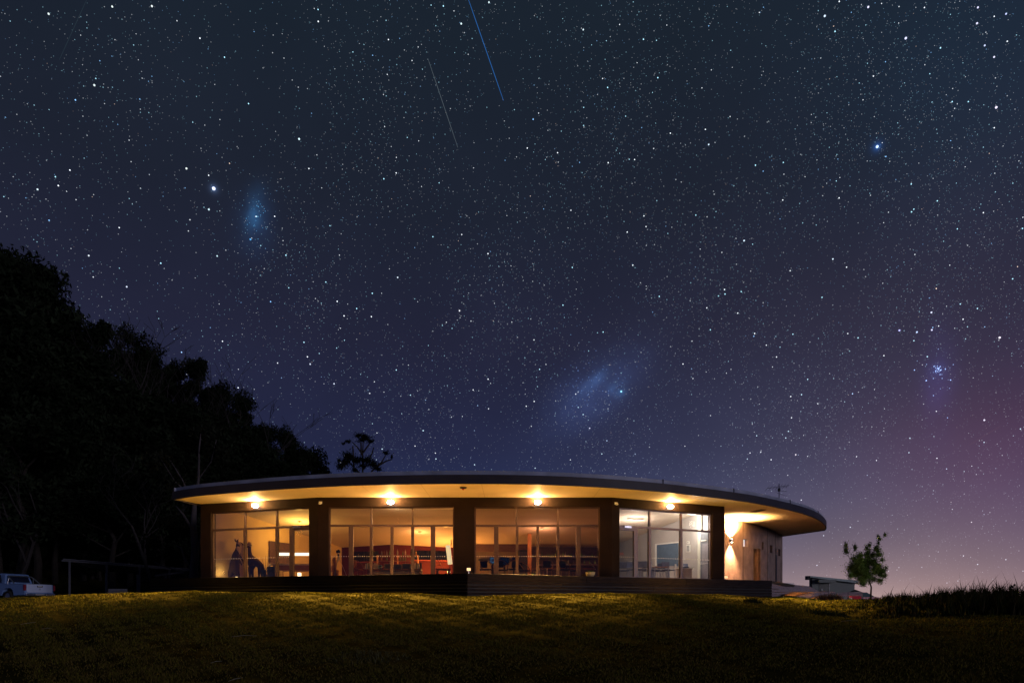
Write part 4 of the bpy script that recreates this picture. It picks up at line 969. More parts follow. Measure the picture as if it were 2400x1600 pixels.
# tall paper lamp
o = empty('paper_floor_lamp', (*XY(1052.5,32.3), ZF), 0, 'tall tilted white paper lamp at the right end of the red room', 'floor lamp')
z0 = EYE+(HY-1322)/F*32.3-ZF; z1 = EYE+(HY-1277)/F*32.3-ZF
M = Matrix.Translation((0,0,z0)) @ Matrix.Rotation(rad(-7), 4, 'Y')
MB().box(-.05,.16,-.1,.1,0,z1-z0,M).build('lamp_shade', mat('paper_glow', (.85,.75,.5), emit=(1,.80,.42), estr=.75), o, bevel=.02); MB().tube([(.03,0,0),(.03,0,z0)], .02, 6).build('pole', WOOD, o); MB().lathe([(.15,0),(.14,.03)], (0,0,0), 14).build('base', BLACK, o)
MB().tube([(.10,.02,z1),(.10,.02,z1+.28)], .018, 6).build('stem', DBARK, o)
# glowing wall lamp + desk
o = empty('uplight', (*XY(1052,40.6), ZF+.66), 0, 'small hot uplight washing the red wall orange', 'lamp')
MB().lathe([(.10,0),(.12,.05),(.05,.08)], (0,0,0), 12).build('housing', BLACK, o); lamp('lamp_light', 'POINT', (-.1,-.35,.05), 520, (1,.42,.08), o, radius=.08)
MB().lathe([(.05,.081),(.09,.12),(.05,.18)], (0,0,0), 12).build('bulb', mat('bulb_glow', (1,.8,.5), emit=(1,.72,.35), estr=4), o, smooth=True)
o = empty('drafting_desk', (*XY(1040,32.6), ZF), 0, 'dark desk with a jointed arm lamp near the paper lamp', 'desk')
zt = EYE+(HY-1332)/F*32.6-ZF
MB().box(-.36,.30,-.25,.25,zt-.08,zt).build('desktop', WOOD, o)
for s_ in (-.3,.24): MB().box(s_-.03,s_+.03,-.2,.2,0,zt-.08).build('leg', BLACK, o)
MB().tube([(-.05,0,zt),(-.12,0,zt+.16),(-.40,0,zt+.20)], .014, 6).build('lamp_arm', WOOD, o); MB().tube([(-.12,0,zt+.16),(-.26,0,zt+.46)], .012, 6).build('lamp_arm', PALEW, o); MB().tube([(-.40,0,zt+.20),(-.52,0,zt+.21)], .035, 8).build('lamp_head', BLACK, o)
# wicker chair left
def chair(nm='dining_chair', m=BLUEB, lm=STEEL, curved=False):
    o = empty(nm, (0,0,0)); MB().box(-.22,.22,-.22,.22,.42,.48).build('seat', m, o, bevel=.02)
    if curved:
        for s_ in (-1,1): MB().tube([(s_*.24,-.2,.46),(s_*.27,0,.72),(s_*.22,.22,.86),(0,.30,.90)], .02, 6).build('back_frame', lm, o)
        MB().box(-.18,.18,.23,.26,.55,.86).build('backrest', m, o, bevel=.02)
    else:
        MB().box(-.22,.22,.20,.235,.56,.86).build('backrest', m, o, bevel=.02)
        for s_ in (-.19,.19): MB().box(s_-.012,s_+.012,.205,.23,.42,.6).build('back_frame', lm, o)
    for a in (-.19,.19):
        for b in (-.19,.19): MB().tube([(a,b,.42),(a*1.15,b*1.15,0)], .014, 6).build('leg', lm, o)
    return o
ch0 = chair('lounge_chair', mat('orange_wicker', (.28,.10,.04), .9), WOOD, True); tag(ch0, 'orange wicker chair between the tripod and the long low table', 'chair', 'chairs inside the lounge'); ch0.location = (*XY(838,32.2), ZF); ch0.rotation_euler[2] = 2.6
ch1 = chair('lounge_chair', BLUEB, WOOD, True); tag(ch1, 'curved wooden armchair at the left end of the bar room', 'chair', 'chairs inside the lounge'); ch1.location = (*XY(1138,32.0), ZF); ch1.rotation_euler[2] = .4
for px, Y, rz, lb_ in ((1176,32.4,2.8,'dark armchair below the second television'),(1203,31.8,-.4,'dark chair against the tall door stile right of the televisions'),
    (1228,33,.9,'dark chair left of the spiky plant'),(1283,32.2,3.0,'dark blue chair right of the spiky plant'),(1322,31.9,.3,'reddish lit curved chair right of the bar shelf middle'),(1346,33,-2.2,'dark chair behind the bar room window, left of the cream bowl plant')):
    dup(ch1, (*XY(px,Y), ZF), rz, lb_)
def table(px, Y, w, h, m, label, lm=BLACK):
    o = empty('small_table', (*XY(px,Y), ZF), 0, label, 'table'); MB().box(-w,w,-.3,.3,h-.035,h).build('tabletop', m, o, bevel=.008)
    for a in (-1,1):
        for b in (-1,1): MB().box(a*(w-.04)-.02,a*(w-.04)+.02,b*.25-.02,b*.25+.02,0,h-.035).build('leg', lm, o)
    return o
table(1273, 31.6, .22, .50, WOOD, 'small pale edged stool table right of the spiky plant', PALEW); table(1168, 33.0, .35, .68, WOOD, 'dark table among the bar room armchairs'); table(1340, 32.3, .3, .6, BLACK, 'dark table left of the cream bowl plant')
# TVs
def tv(px0, px1, py0, py1, Y, label, blue):
    a, b = P(px0,py1,Y), P(px1,py0,Y); o = empty('television', ((a.x+b.x)/2, Y, a.z), 0, label, 'television', 'televisions in the bar room'); w = (b.x-a.x)/2
    MB().box(-w,w,0,.05,0,b.z-a.z).build('casing', BLACK, o); MB().box(-w+.03,w-.03,-.012,-.002,.03,b.z-a.z-.03).build('screen', blue, o)
    MB().box(-.05,.05,.01,.04,-.9,-.002).build('stand', BLACK, o)
    return o
TVB = bpy.data.materials.new('tv_picture'); TVB.use_nodes = True; t_ = TVB.node_tree; n1 = t_.nodes.new('ShaderNodeTexNoise'); n1.inputs['Scale'].default_value = 3
rp_ = t_.nodes.new('ShaderNodeValToRGB'); t_.links.new(n1.outputs['Fac'], rp_.inputs[0]); rp_.color_ramp.elements[0].position = .45; rp_.color_ramp.elements[0].color = (.004,.012,.035,1); rp_.color_ramp.elements[1].color = (.05,.22,.45,1); rp_.color_ramp.elements[1].position = .75
t_.links.new(rp_.outputs[0], t_.nodes['Principled BSDF'].inputs['Emission Color']); t_.nodes['Principled BSDF'].inputs['Emission Strength'].default_value = .6; t_.nodes['Principled BSDF'].inputs['Base Color'].default_value = (.01,.01,.01,1)
tv(1147, 1163, 1304.5, 1320, 38, 'television showing a blue picture in the bar room', TVB); tv(1171, 1193.5, 1304.5, 1323, 38, 'dark television right of the blue one', mat('tv_off', (.004,.006,.014), .2, emit=(.01,.03,.08), estr=.10)); tv(1200, 1208, 1304.5, 1323, 38.4, 'narrow dark screen left of the stile in the bar room', SCREEN)
# dark cabinet and timber column
o, w, zt = block('tall_cabinet', 1217, 1237, 1288, 41, BLACK, 'tall black cabinet left of the orange timber column', 'cabinet'); MB().box(-w*.9,-.01,-.2,-.176,.1,zt-.1).build('door', FASC, o); MB().box(.01,w*.9,-.2,-.176,.1,zt-.1).build('door', FASC, o)
o = MB().box(-.105,.105,-.1,.1,0,3.0).build('timber_column', mat('orange_column', (.42,.17,.055), .6, var=.3, stretch=(4,4,.5))); x_, y_ = XY(1241, 38.4); o.location = (x_, y_, ZF); o.scale.z = (ceilz(y_)-ZF-.02)/3; bp(o)
for h0, nm in ((2.74,'ledge'),):
    o = MB().box(XY(1121,42.9)[0], XY(1208,42.9)[0], 42.9, 43.15, EYE+(HY-1313)/F*42.9, EYE+(HY-1309)/F*42.9).build('picture_ledge', BLACK); tag(o, 'dark narrow ledge on the tan wall left of the televisions', 'shelf')
o = MB().box(-3.5,1.15,-.15,.15,0,.45).build('dark_bulkhead', mat('bulkhead', (.10,.055,.045), .9)); o.location = (0, 41.4, ceilz(41.4)-.44); bp(o)
# bar shelves
sb_ = empty('bar_shelving', (*XY(1320,41.6), ZF), 0, 'long dark bar shelves on the wall of the dim room', 'shelving')
for pyv, x0p, x1p in ((1304.5,1262,1400),(1321.5,1262,1400)):
    z_ = EYE+(HY-pyv)/F*41.6-ZF; MB().box(XY(x0p,41.6)[0]-XY(1320,41.6)[0], XY(x1p,41.6)[0]-XY(1320,41.6)[0], -.15,.2,z_-.05,z_).build('shelf', mat('shelf_grey', (.16,.12,.12), .5), sb_)
for pyv in (1304.5, 1321.5):
    z_ = EYE+(HY-pyv)/F*41.6
    for k in range(22):
        if r_.random() < .45: continue
        bottle_at(XY(1264+k*6.2,41.6)[0], 41.55, z_, r_.choice(BOT[1:3]), r_.uniform(.7,1.2), lab=('small dim bottle standing on the long bar shelves','bottle','bottles on the bar shelves'))
o, w, zt = block('bar_counter', 1250, 1392, 1333, 39.5, mat('bar_front', (.045,.03,.032), .6), 'dark bar counter across the back of the dim room', 'bar counter', .6); MB().box(-w-.05,w+.05,-.36,.34,zt+.001,zt+.05).build('counter_top', WOOD, o)
# plants
LEAF = attr_mat('leaf_blade', .5)
def strap_leaves(n, L_, w, up, col, seed):
    rg = np.random.default_rng(seed); co = []; f = []; ti = []
    for k in range(n):
        a = rg.uniform(0, 2*np.pi); l = L_*rg.uniform(.6,1); u = up*rg.uniform(.6,1.3); d = np.array([np.cos(a), np.sin(a), 0]); s = np.array([-np.sin(a), np.cos(a), 0]); b = len(co); tt = np.array(col)*rg.uniform(.6,1.5)
        for i in range(6):
            t = i/5; c = d*l*t*.75+np.array([0,0,1])*(l*u*(t-.75*t*t)); ww = w*math.sin(math.pi*(.12+.86*t)); co += [c-s*ww, c+s*ww]; ti += [tt, tt]
        for i in range(5): f.append([b+2*i, b+2*i+1, b+2*i+3, b+2*i+2])
    return np_mesh('leaves', np.array(co), np.array(f), LEAF, np.array(ti))
x_, y_ = XY(1248, 31.5); pl_ = empty('spiky_plant', (x_, y_, ZF), 0, 'spiky yellow green plant in a pale pot inside the right folding doors', 'potted plant')
MB().lathe([(.10,0),(.13,.15),(.135,.17),(.11,.172)], (0,0,0), 16).build('pot', mat('pale_pot', (.55,.42,.34)), pl_, smooth=True); o = obj('leaves', strap_leaves(26,.50,.018,1.1,(.32,.33,.06),3), pl_); o.location.z = .16
x_, y_ = XY(1383.5, 29.35); pl_ = empty('bowl_plant', (x_, y_, ZF), 0, 'cream bowl planter with broad green leaves outside the right folding doors', 'potted plant')
MB().lathe([(.13,0),(.19,.09),(.21,.17),(.215,.19),(.19,.19)], (0,0,.0), 18).build('bowl', mat('yellow_bowl', (.60,.52,.30), .5), pl_, smooth=True); o = obj('leaves', strap_leaves(22,.26,.035,1.0,(.16,.25,.12),4), pl_); o.location.z = .17
pl_ = empty('orchid', (XY(1391,31.3)[0], 31.3, ZF+.2), 0, 'thin white flowering orchid behind the cream bowl planter', 'potted plant')
MB().lathe([(.07,-.2),(.09,.0)], (0,0,0), 12).build('pot', BLACK, pl_)
MB().tube([(0,0,0),(.02,0,.2),(-.05,0,.40),(-.12,0,.52)], .006, 5).build('stem', mat('stem_green', (.08,.12,.05)), pl_)
for k in range(5):
    o = MB().lathe([(.005,-.012),(.03,0),(.005,.012)], (-.12+.05*k,.0,.52-.07*k), 8).build('flower', WHITE, pl_)
x_, y_ = XY(1340, 30.9); 
# small things on cafe side: chairs, tables, wall window
CF1, CF2 = Vector((6.15,41.7,0)), Vector((9.75,33.0,0))
def cafepanel(p0, p1, t0, b0, inset, th, name, m, par=None):
    a, b = onwall(CF1, CF2, p0), onwall(CF1, CF2, p1); M, Ls = frame_of(a, b); hh = lambda py, q: EYE+(HY-py)/F*q.y
    y0, y1 = inset, inset+th; vs = []
    for p, X_, tt, bb in ((a,0,t0[0],b0[0]),(b,Ls,t0[1],b0[1])):
        for yy in (y0, y1): vs += [M @ Vector((X_,yy,0))+Vector((0,0,hh(bb,p))), M @ Vector((X_,yy,0))+Vector((0,0,hh(tt,p)))]
    return MB().add(vs, [(0,2,3,1),(4,5,7,6),(0,1,5,4),(2,6,7,3),(1,3,7,5),(0,4,6,2)]).build(name, m, par)
bw_ = empty('cafe_window', (0,0,0)); bp(bw_)
cafepanel(1541, 1590.5, (1276.5,1271.5), (1325,1325), -.05, .03, 'pane', mat('blue_grey_blind', (.085,.13,.19), .6), bw_)
cafepanel(1537.5, 1541, (1275,1274.5), (1325,1325), -.07, .055, 'frame', WHITE, bw_); cafepanel(1537.5, 1592, (1274,1268.5), (1276.5,1271.4), -.07, .055, 'frame', WHITE, bw_)
for p0, p1, t, b, m, lb_ in ((1610,1619,1276,1293,PAPER,'small pale framed picture on the cafe wall'),(1611.5,1617,1267.5,1273.5,mat('grey_print', (.3,.3,.3)),'tiny print above the pale framed picture on the cafe wall')):
    o = empty('wall_picture', (0,0,0), 0, lb_, 'picture'); cafepanel(p0, p1, (t,t), (b,b), -.05, .03, 'frame', WHITE, o); cafepanel(p0+1.2, p1-1.2, (t+1.6,t+1.6), (b-1.6,b-1.6), -.06, .008, 'print', mat('grey_print', (.35,.35,.36)), o)
# entry partition with pale wall edge and grey glass door at the right of the cafe
iw(XY(1635,33.95), XY(1641.5,33.6), mat('bright_wall', (.66,.66,.56), .8), th=.06)
o = empty('entry_door', (0,0,0)); bp(o)
a, b = Vector((*XY(1641.5,33.55),0)), Vector((*XY(1669.5,32.85),0)); M, Ls = frame_of(a, b)
x = MB().box(0, Ls, 0, .05, ZF, EYE+(HY-1245)/F*33.2, M).build('door_panel', mat('grey_door', (.20,.21,.23), .5)); x.parent = o
x = MB().box(.14, Ls-.02, -.02, -.004, ZF+.05, EYE+(HY-1273)/F*33.2, M).build('door_glass', mat('grey_lilac_glass', (.30,.28,.31), .3, spec=.6)); x.parent = o
sq = [(0,0),(.02,.045),(.05,.07),(.05,.03),(.02,.02),(.06,.0),(.08,.02),(.10,.025),(.11,.0),(.13,.025),(.15,.02),(.16,.0),(.18,.028),(.20,.022),(.21,.0),(.24,.026),(.27,.02),(.28,.004),(.32,.024),(.36,.02),(.40,.022)]
zq = EYE+(HY-1321)/F*33.2
x = MB().tube([M @ Vector((.04+p_*1.25, -.035, zq+q__*1.5)) for p_, q__ in sq], .008, 4).build('script_lettering', WHITE); x.parent = o
x = MB().box(.08,.42,-.03,-.006,EYE+(HY-1267)/F*33.2,EYE+(HY-1264)/F*33.2,M).build('notice', WHITE); x.parent = o
# cafe counter, chairs, tables
o, w, zt = block('cafe_counter', 1588, 1622, 1331.5, 33.5, mat('tan_counter', (.42,.33,.26), .6), 'tan cafe counter below the wall pictures', 'counter', .35)
MB().box(-w-.08,w+.08,-.22,.2,zt+.001,zt+.03).build('counter_top', WHITE, o)
x_, y_ = XY(1609,33.5); o = empty('till', (x_, y_+.1, ZF+zt+.031), 0, 'dark till on the white cafe counter top', 'till'); MB().box(-.12,.12,-.1,.1,0,.05).build('base', BLACK, o); M = Matrix.Translation((0,.05,.05)) @ Matrix.Rotation(-.3,4,'X'); MB().box(-.12,.12,-.01,.01,0,.18,M).build('screen', mat('till_screen', (.12,.13,.20), .4), o)
o = empty('cup_stack', (XY(1583,33.4)[0], 33.4, ZF+.62), 0, 'stack of white cups left of the till', 'cups'); 
for k in range(3): MB().lathe([(.03,0),(.045,.08),(.04,.08)], (0,0,.05*k), 10).build('cup', WHITE, o)
cch = chair('cafe_chair', mat('grey_upholstery', (.16,.17,.21), .9), mat('grey_metal', (.25,.25,.27), .4)); tag(cch, 'grey cafe chair furthest left by the pier', 'chair', 'grey chairs in the cafe'); cch.location = (*XY(1463,33.0), ZF); cch.rotation_euler[2] = 2.8
for px, Y, rz, lb_ in ((1482,32.2,.2,'grey cafe chair left of the glass door stile'),(1505,32.0,-.2,'grey cafe chair right of the glass door stile'),(1519,33,2.5,'grey cafe chair behind the second mullion'),(1537,32.6,1.3,'grey cafe chair at the table under the blue blind, left'),(1548,33.2,-.5,'grey cafe chair behind the table under the blue blind'),(1566,32.4,.4,'grey cafe chair left of the tan counter')):
    dup(cch, (*XY(px,Y), ZF), rz, lb_)
table(1548, 32.3, .36, .60, mat('rosy_wood', (.40,.24,.20)), 'rosy topped cafe table under the blue blind', STEEL); table(1512, 33.2, .3, .62, WHITE, 'white cafe table behind the glass door stile', STEEL)
o = empty('table_lamp', (*XY(1523.5,32.9), ZF+.62), 0, 'slim white lamp with small glowing shade on the cafe table', 'lamp'); MB().lathe([(.07,0),(.02,.06),(.01,.10)], (0,0,0), 12).build('base', WHITE, o); MB().tube([(0,0,.1),(0,0,.30)], .006, 5).build('stem', WHITE, o); MB().lathe([(.06,.30),(.04,.34)], (0,0,0), 12).build('lamp_shade', mat('warm_shade', (1,.9,.7), emit=(1,.9,.7), estr=1.2), o)
# red lettering on the cafe glass
tcu = bpy.data.curves.new('decal_text', 'FONT'); tcu.body = 'OS'; tcu.size = .16; to = bpy.data.objects.new('tmp_text', tcu); COL.objects.link(to)
bpy.context.view_layer.update(); me = bpy.data.meshes.new_from_object(to.evaluated_get(bpy.context.evaluated_depsgraph_get())); bpy.data.objects.remove(to)
me.materials.clear(); me.materials.append(mat('red_decal', (.5,.06,.05), .6)); M, Ls = frame_of(V[2], V[3]); xx = seg_t(V[2], V[3], 1453.5)*Ls+.03
dt = obj('red_lettering', me); dt.matrix_world = M @ Matrix.Translation((xx+.04,.135,EYE+(HY-1299)/F*30.2)) @ Matrix.Rotation(math.pi/2, 4, 'X'); bp_m = dt.matrix_world.copy(); dt.parent = bld; dt.matrix_parent_inverse = Matrix.Translation(-Vector((0,30,ZF)))
# ------------------------------------------------------------------ trees
LEAFM = attr_mat('eucalypt_leaf', .7)
def leaf_cloud(centres, radii, n, size, col, seed, droop=.3, name='crown', soft=False):
    rg = np.random.default_rng(seed); C = np.array(centres); Rr = np.array(radii)
    wt = (Rr[:,0]*Rr[:,1]*Rr[:,2])**.75; k = rg.choice(len(C), n, p=wt/wt.sum())
    d = rg.normal(size=(n,3)); d /= np.linalg.norm(d, axis=1)[:,None]; r = rg.random(n)**.45
    if soft: r = np.minimum(np.abs(rg.normal(size=n))*.62, 1.6)
    p = C[k]+d*Rr[k]*r[:,None]
    p += .12*Rr[k]*np.stack([np.sin(p[:,1]*3.1+k), np.cos(p[:,2]*2.7+k), np.sin(p[:,0]*3.3)], 1)
    a = rg.normal(size=(n,3)); a[:,2] -= droop; a /= np.linalg.norm(a, axis=1)[:,None]; b = np.cross(a, rg.normal(size=(n,3))); b /= np.linalg.norm(b, axis=1)[:,None]
    s = size*rg.uniform(.6,1.3,n)[:,None]; co = np.stack([p-a*s, p+b*s*.38, p+a*s, p-b*s*.38], 1).reshape(-1,3)
    sh = (.6+.8*rg.random(len(C)))[k]*rg.uniform(.6,1.4,n); tint = np.array(col)*sh[:,None]
    return np_mesh(name, co, np.arange(4*n).reshape(-1,4), LEAFM, np.repeat(tint, 4, 0))
def gum_mesh(seed, H=10, spread=3.2, leaves=5200, size=.16, nb=9, col=(.013,.018,.010), tr=.22, low=.35, round_=False, bark=DBARK, tight=1.):
    rr = random.Random(seed); mb = MB(); cs = []; rs = []
    tp = [Vector((0,0,-.4))]
    for i in range(1,7): tp.append(Vector((rr.uniform(-.06,.06)*H*i/6, rr.uniform(-.06,.06)*H*i/6, H*.85*i/6)))
    mb.tube(tp, [tr*(1-.14*i) for i in range(7)], 8)
    for k in range(nb):
        t = low+(.98-low)*k/(nb-1); j = t*6*.98; i = int(j); b0 = tp[i].lerp(tp[min(i+1,6)], j-i); a = k*2.4+rr.uniform(-.5,.5)
        ln = spread*(1.0-.55*t if not round_ else math.sin(math.pi*(.15+.75*t))*.9)*rr.uniform(.6,1.1); up = rr.uniform(.35,.9)
        d = Vector((math.cos(a), math.sin(a), up)); m1 = b0+d*ln*.5+Vector((rr.uniform(-.2,.2),)*3); e1 = m1+Vector((math.cos(a+.4),math.sin(a+.4),up*1.1))*ln*.5
        mb.tube([b0,m1,e1], [tr*.42*(1-t*.5), tr*.25*(1-t*.4), .015], 6)
        for q in range(3):
            c = m1.lerp(e1, .2+.45*q)+Vector((rr.uniform(-.4,.4)*ln*.5, rr.uniform(-.4,.4)*ln*.5, rr.uniform(-.1,.35)*ln*.3)); s = spread*rr.uniform(.16,.34)*tight
            cs.append(tuple(c)); rs.append((s*1.15, s*1.15, s*rr.uniform(.55,.85))); mb.tube([m1.lerp(e1, .2+.3*q), c], [.03,.008], 4)
    for q in range(4): cs.append((tp[6].x+rr.uniform(-.5,.5)*spread*.5, tp[6].y+rr.uniform(-.5,.5)*spread*.5, H*rr.uniform(.82,.95))); rs.append((spread*.3,spread*.3,spread*.22))
    return mb.mesh('trunk', bark), leaf_cloud(cs, rs, leaves, size, col, seed, name='crown'), max(c[2]+r[2] for c, r in zip(cs, rs))
SPARSE = [gum_mesh(s, 10, sp, lv, .14, nb, low=.40, tight=.62) for s, sp, lv, nb in ((11,3.6,3000,9),(12,4.2,3600,11),(13,3.2,2600,8))]
KINDS = [gum_mesh(s, 10, sp, lv, .17, nb) for s, sp, lv, nb in ((1,3.4,7000,10),(2,3.0,6000,9),(3,3.8,8000,12),(4,2.6,5000,8),(5,3.3,7500,11),(6,2.9,6500,9))]
KINDS_ALL = None
def plant_tree(kind, x, y, z, h, label, group, wide=1.0, rz=None):
    tk, cr_, top = (KINDS+SPARSE)[kind]; o = empty('eucalyptus_tree', (x, y, z), random.uniform(0,6.28) if rz is None else rz, label, 'tree', group)
    s = h/top; o.scale = (s*wide, s*wide, s)
    obj('trunk', tk, o); obj('crown', cr_, o); return o
FL = ('dark eucalyptus in the black forest mass on the left hillside', 'dark forest trees on the left hillside')
rt = random.Random(21)
# skyline trees
px = -140; k = 0
while px < 800:
    sky = float(np.interp(px, SKX, SKY)); Y = float(np.interp(px, [-150,600,780], [66,84,100]))+rt.uniform(-4,4); x = (px-1200)/F*Y
    zt = EYE+(HY-sky)/F*Y; zb = Tz(x, Y); h = zt-zb
    if h > 1.2: plant_tree(k%6 if k%3==0 else 6+k%3, x, Y, zb, h*rt.choice((.78,.88,.97,1.03,1.06) if px < 560 else (.95,1.0,1.02)), *FL, wide=rt.uniform(.6,.95)*(1.0 if h > 7 else 1.5))
    px += rt.uniform(13,24)*(1 if px < 600 else .8); k += 1
for Y0, fr, step in ((72,.80,40),(62,.84,44),(55,.70,50),(50,.54,55)):
    px = -170+rt.uniform(0,20)
    while px < 790-(72-Y0)*9:
        sky = float(np.interp(px, SKX, SKY)); Y = Y0+rt.uniform(-3,3); x = (px-1200)/F*Y
        zt = EYE+(HY-sky)*fr*rt.uniform(.93,1.04)/F*Y; zb = Tz(x, Y); h = max(zt-zb, 2.6)
        plant_tree(k%6, x, Y, zb, h, *FL, wide=rt.uniform(.9,1.35)); k += 1; px += rt.uniform(.7,1.3)*step
# low shrub line behind the carport
px = -100
while px < 520:
    Y = 54+rt.uniform(-2,2) ; x = (px-1200)/F*Y; plant_tree(k%6, x, Y, Tz(x,Y)-.6, rt.uniform(3.5,6), 'low dark bushy tree behind the carport', 'bushes behind the carport', wide=1.8); k += 1; px += 42
# bare dead trees
def bare_mesh(seed, H, spread=1, depth=4, m=PBARK, r0=.09, lean=0.):
    rr = random.Random(seed); mb = MB()
    def grow(p, d, ln, r, dep):
        pts = [p]; rad_ = [r]; n = 4
        for i in range(n):
            d = (d+Vector((rr.uniform(-.16,.16), rr.uniform(-.16,.16), rr.uniform(-.05,.14)))).normalized(); pts.append(pts[-1]+d*ln/n); rad_.append(max(r*(1-.55*(i+1)/n), .008))
        mb.tube(pts, rad_, 6 if dep > 2 else 4)
        if dep > 0:
            for q in range(rr.choice((2,3,3))):
                i = rr.choice((2,3,4)); a = rr.uniform(0,6.28); dd = (d*.9+Vector((math.cos(a)*spread, math.sin(a)*.6*spread, rr.uniform(-.1,.4)))*.75).normalized(); grow(pts[i], dd, ln*rr.uniform(.5,.75), rad_[i]*.72, dep-1)
    grow(Vector((0,0,-.3)), Vector((lean,0,1)).normalized(), H*.45, r0, depth)
    zmax = max(v[2] for v in mb.v); return mb.mesh('bare_branches', m), zmax
for px, top, Y, sd, lean, r0, lb_ in ((262,690,67,31,-.35,.16,'leaning bare dead tree sticking out over the upper forest skyline'),
    (305,730,68,32,.1,.14,'dead tree with twiggy top beside the leaning one on the skyline'),(345,752,66,37,.05,.12,'thin dead tree third along the skyline'),(392,780,72,33,.0,.11,'fine bare tree standing above the middle of the skyline'),
    (508,838,70,34,.35,.14,'dead tree with spread bare arms above the skyline dip'),(585,905,72,35,.15,.13,'bare branching tree at the skyline step over the roof end'),
    (28,955,46,36,.25,.13,'pale bare tree low in the forest at the left edge'),(370,1048,45,38,-.25,.12,'pale forked dead tree above the left roof corner')):
    me, zm = bare_mesh(sd, 10, 1, 4, PBARK, r0, lean); x = (px-1200)/F*Y; zt = EYE+(HY-top)/F*Y; zb = Tz(x, Y); o = empty('dead_tree', (x, Y, zb), rt.uniform(-.3,.3), lb_, 'dead tree', 'bare dead trees in the forest')
    o.scale = (((zt-zb)/zm),)*3; obj('branches', me, o)
# pale gum beside the building
x, y = XY(455, 37.2); gm_ = empty('pale_gum_tree', (x, y, Tz(x, y)), 0, 'pale barked gum tree trunk beside the left end of the building', 'tree')
MB().tube([(0,0,-.3),(-.03,0,.9),(0,0,1.8),(.06,0,2.8),(-.05,0,3.9),(-.12,.3,5.2),(.06,.4,6.6),(.0,.6,8.4),(.15,.6,9.6)], [.30,.24,.21,.20,.17,.11,.07,.045,.015], 12).build('trunk', BARK, gm_, smooth=True)
for pts, r0 in (([(-.05,0,1.5),(-.5,-.1,2.2),(-.65,-.1,2.75),(-1.0,0,2.9)], .07),([(-.1,0,1.55),(-.7,0,1.45),(-1.6,.1,1.75),(-2.2,0,2.0)], .06),([(.05,0,2.4),(.25,.1,2.9),(.3,.1,3.6)], .08),([(-.05,0,3.7),(-.6,.0,4.6),(-1.1,.2,5.1)], .09),([(-.1,.3,5.0),(-.9,.5,6.6),(-1.6,.4,7.8)], .07),([(0,.4,6.5),(.7,.5,7.6),(1.0,.5,8.8)], .06),([(-.5,.4,5.8),(-1.3,.5,6.5),(-2.2,.4,8.0)], .05)):
    n_ = len(pts); MB().tube(pts, [r0*(1-.7*i/(n_-1)) for i in range(n_)], 8).build('branch', BARK, gm_, smooth=True)
cs = [(-1.6,.8,6.6),(-2.3,.6,7.6),(1.0,.8,8.2),(.3,1,9.2),(-.8,1.2,8.8),(-1.4,.2,4.2),(-2.4,.2,3.2)]; obj('crown', leaf_cloud(cs, [(.9,.9,.6)]*5+[(.6,.5,.5)]*2, 2600, .13, (.012,.014,.009), 77), gm_)
# umbrella shaped gum behind the roof
Y = 92; x = (838-1200)/F*Y; zg = Tz(x, Y); um = empty('umbrella_gum_tree', (x, Y, zg), 0, 'umbrella crowned gum tree silhouetted behind the roof', 'tree')
def LU(px, py, dy=0): p = P(px, py, Y); return (p.x-x, dy, p.z-zg)
cs = []; rs = []
s_ = Y/F
for px_, py_, rx, rz_ in ((840,1020,11,6),(855,1024,13,8),(846,1031,12,5),(870,1034,9,5),(816,1034,9,3.5),(806,1039,5,3),(904,1060,8,5),(918,1070,3.5,7),(815,1070,17,12),(808,1083,15,10),(838,1078,16,9),(862,1078,16,10),(875,1088,14,9),(885,1098,10,7),(798,1092,12,9),(850,1092,12,6),(795,1078,6,6),(833,1100,9,6)):
    cs.append(LU(px_, py_)); rs.append((rx*s_, rx*s_*.8, rz_*s_))
cw = leaf_cloud(cs, rs, 9000, .14, (.014,.017,.012), 5, soft=True); obj('crown', cw, um)
tm = MB()
for a in ([(850,1112),(850,1065),(851,1040),(852,1030)],[(850,1065),(838,1048),(826,1036)],[(851,1060),(862,1045),(868,1036)],[(852,1100),(872,1062),(876,1048)],[(870,1105),(895,1082),(904,1066)],[(880,1095),(905,1080),(918,1076)],[(845,1110),(820,1085),(812,1075)],[(847,1066),(846,1036)],[(830,1104),(827,1045)]):
    tm.tube([LU(*q_) for q_ in a], [.13-.03*i for i in range(len(a))], 6)
tm.tube([(LU(850,1112)[0],0,-.5), LU(850,1112)], [.4,.28], 8); tm.build('trunk', DBARK, um)
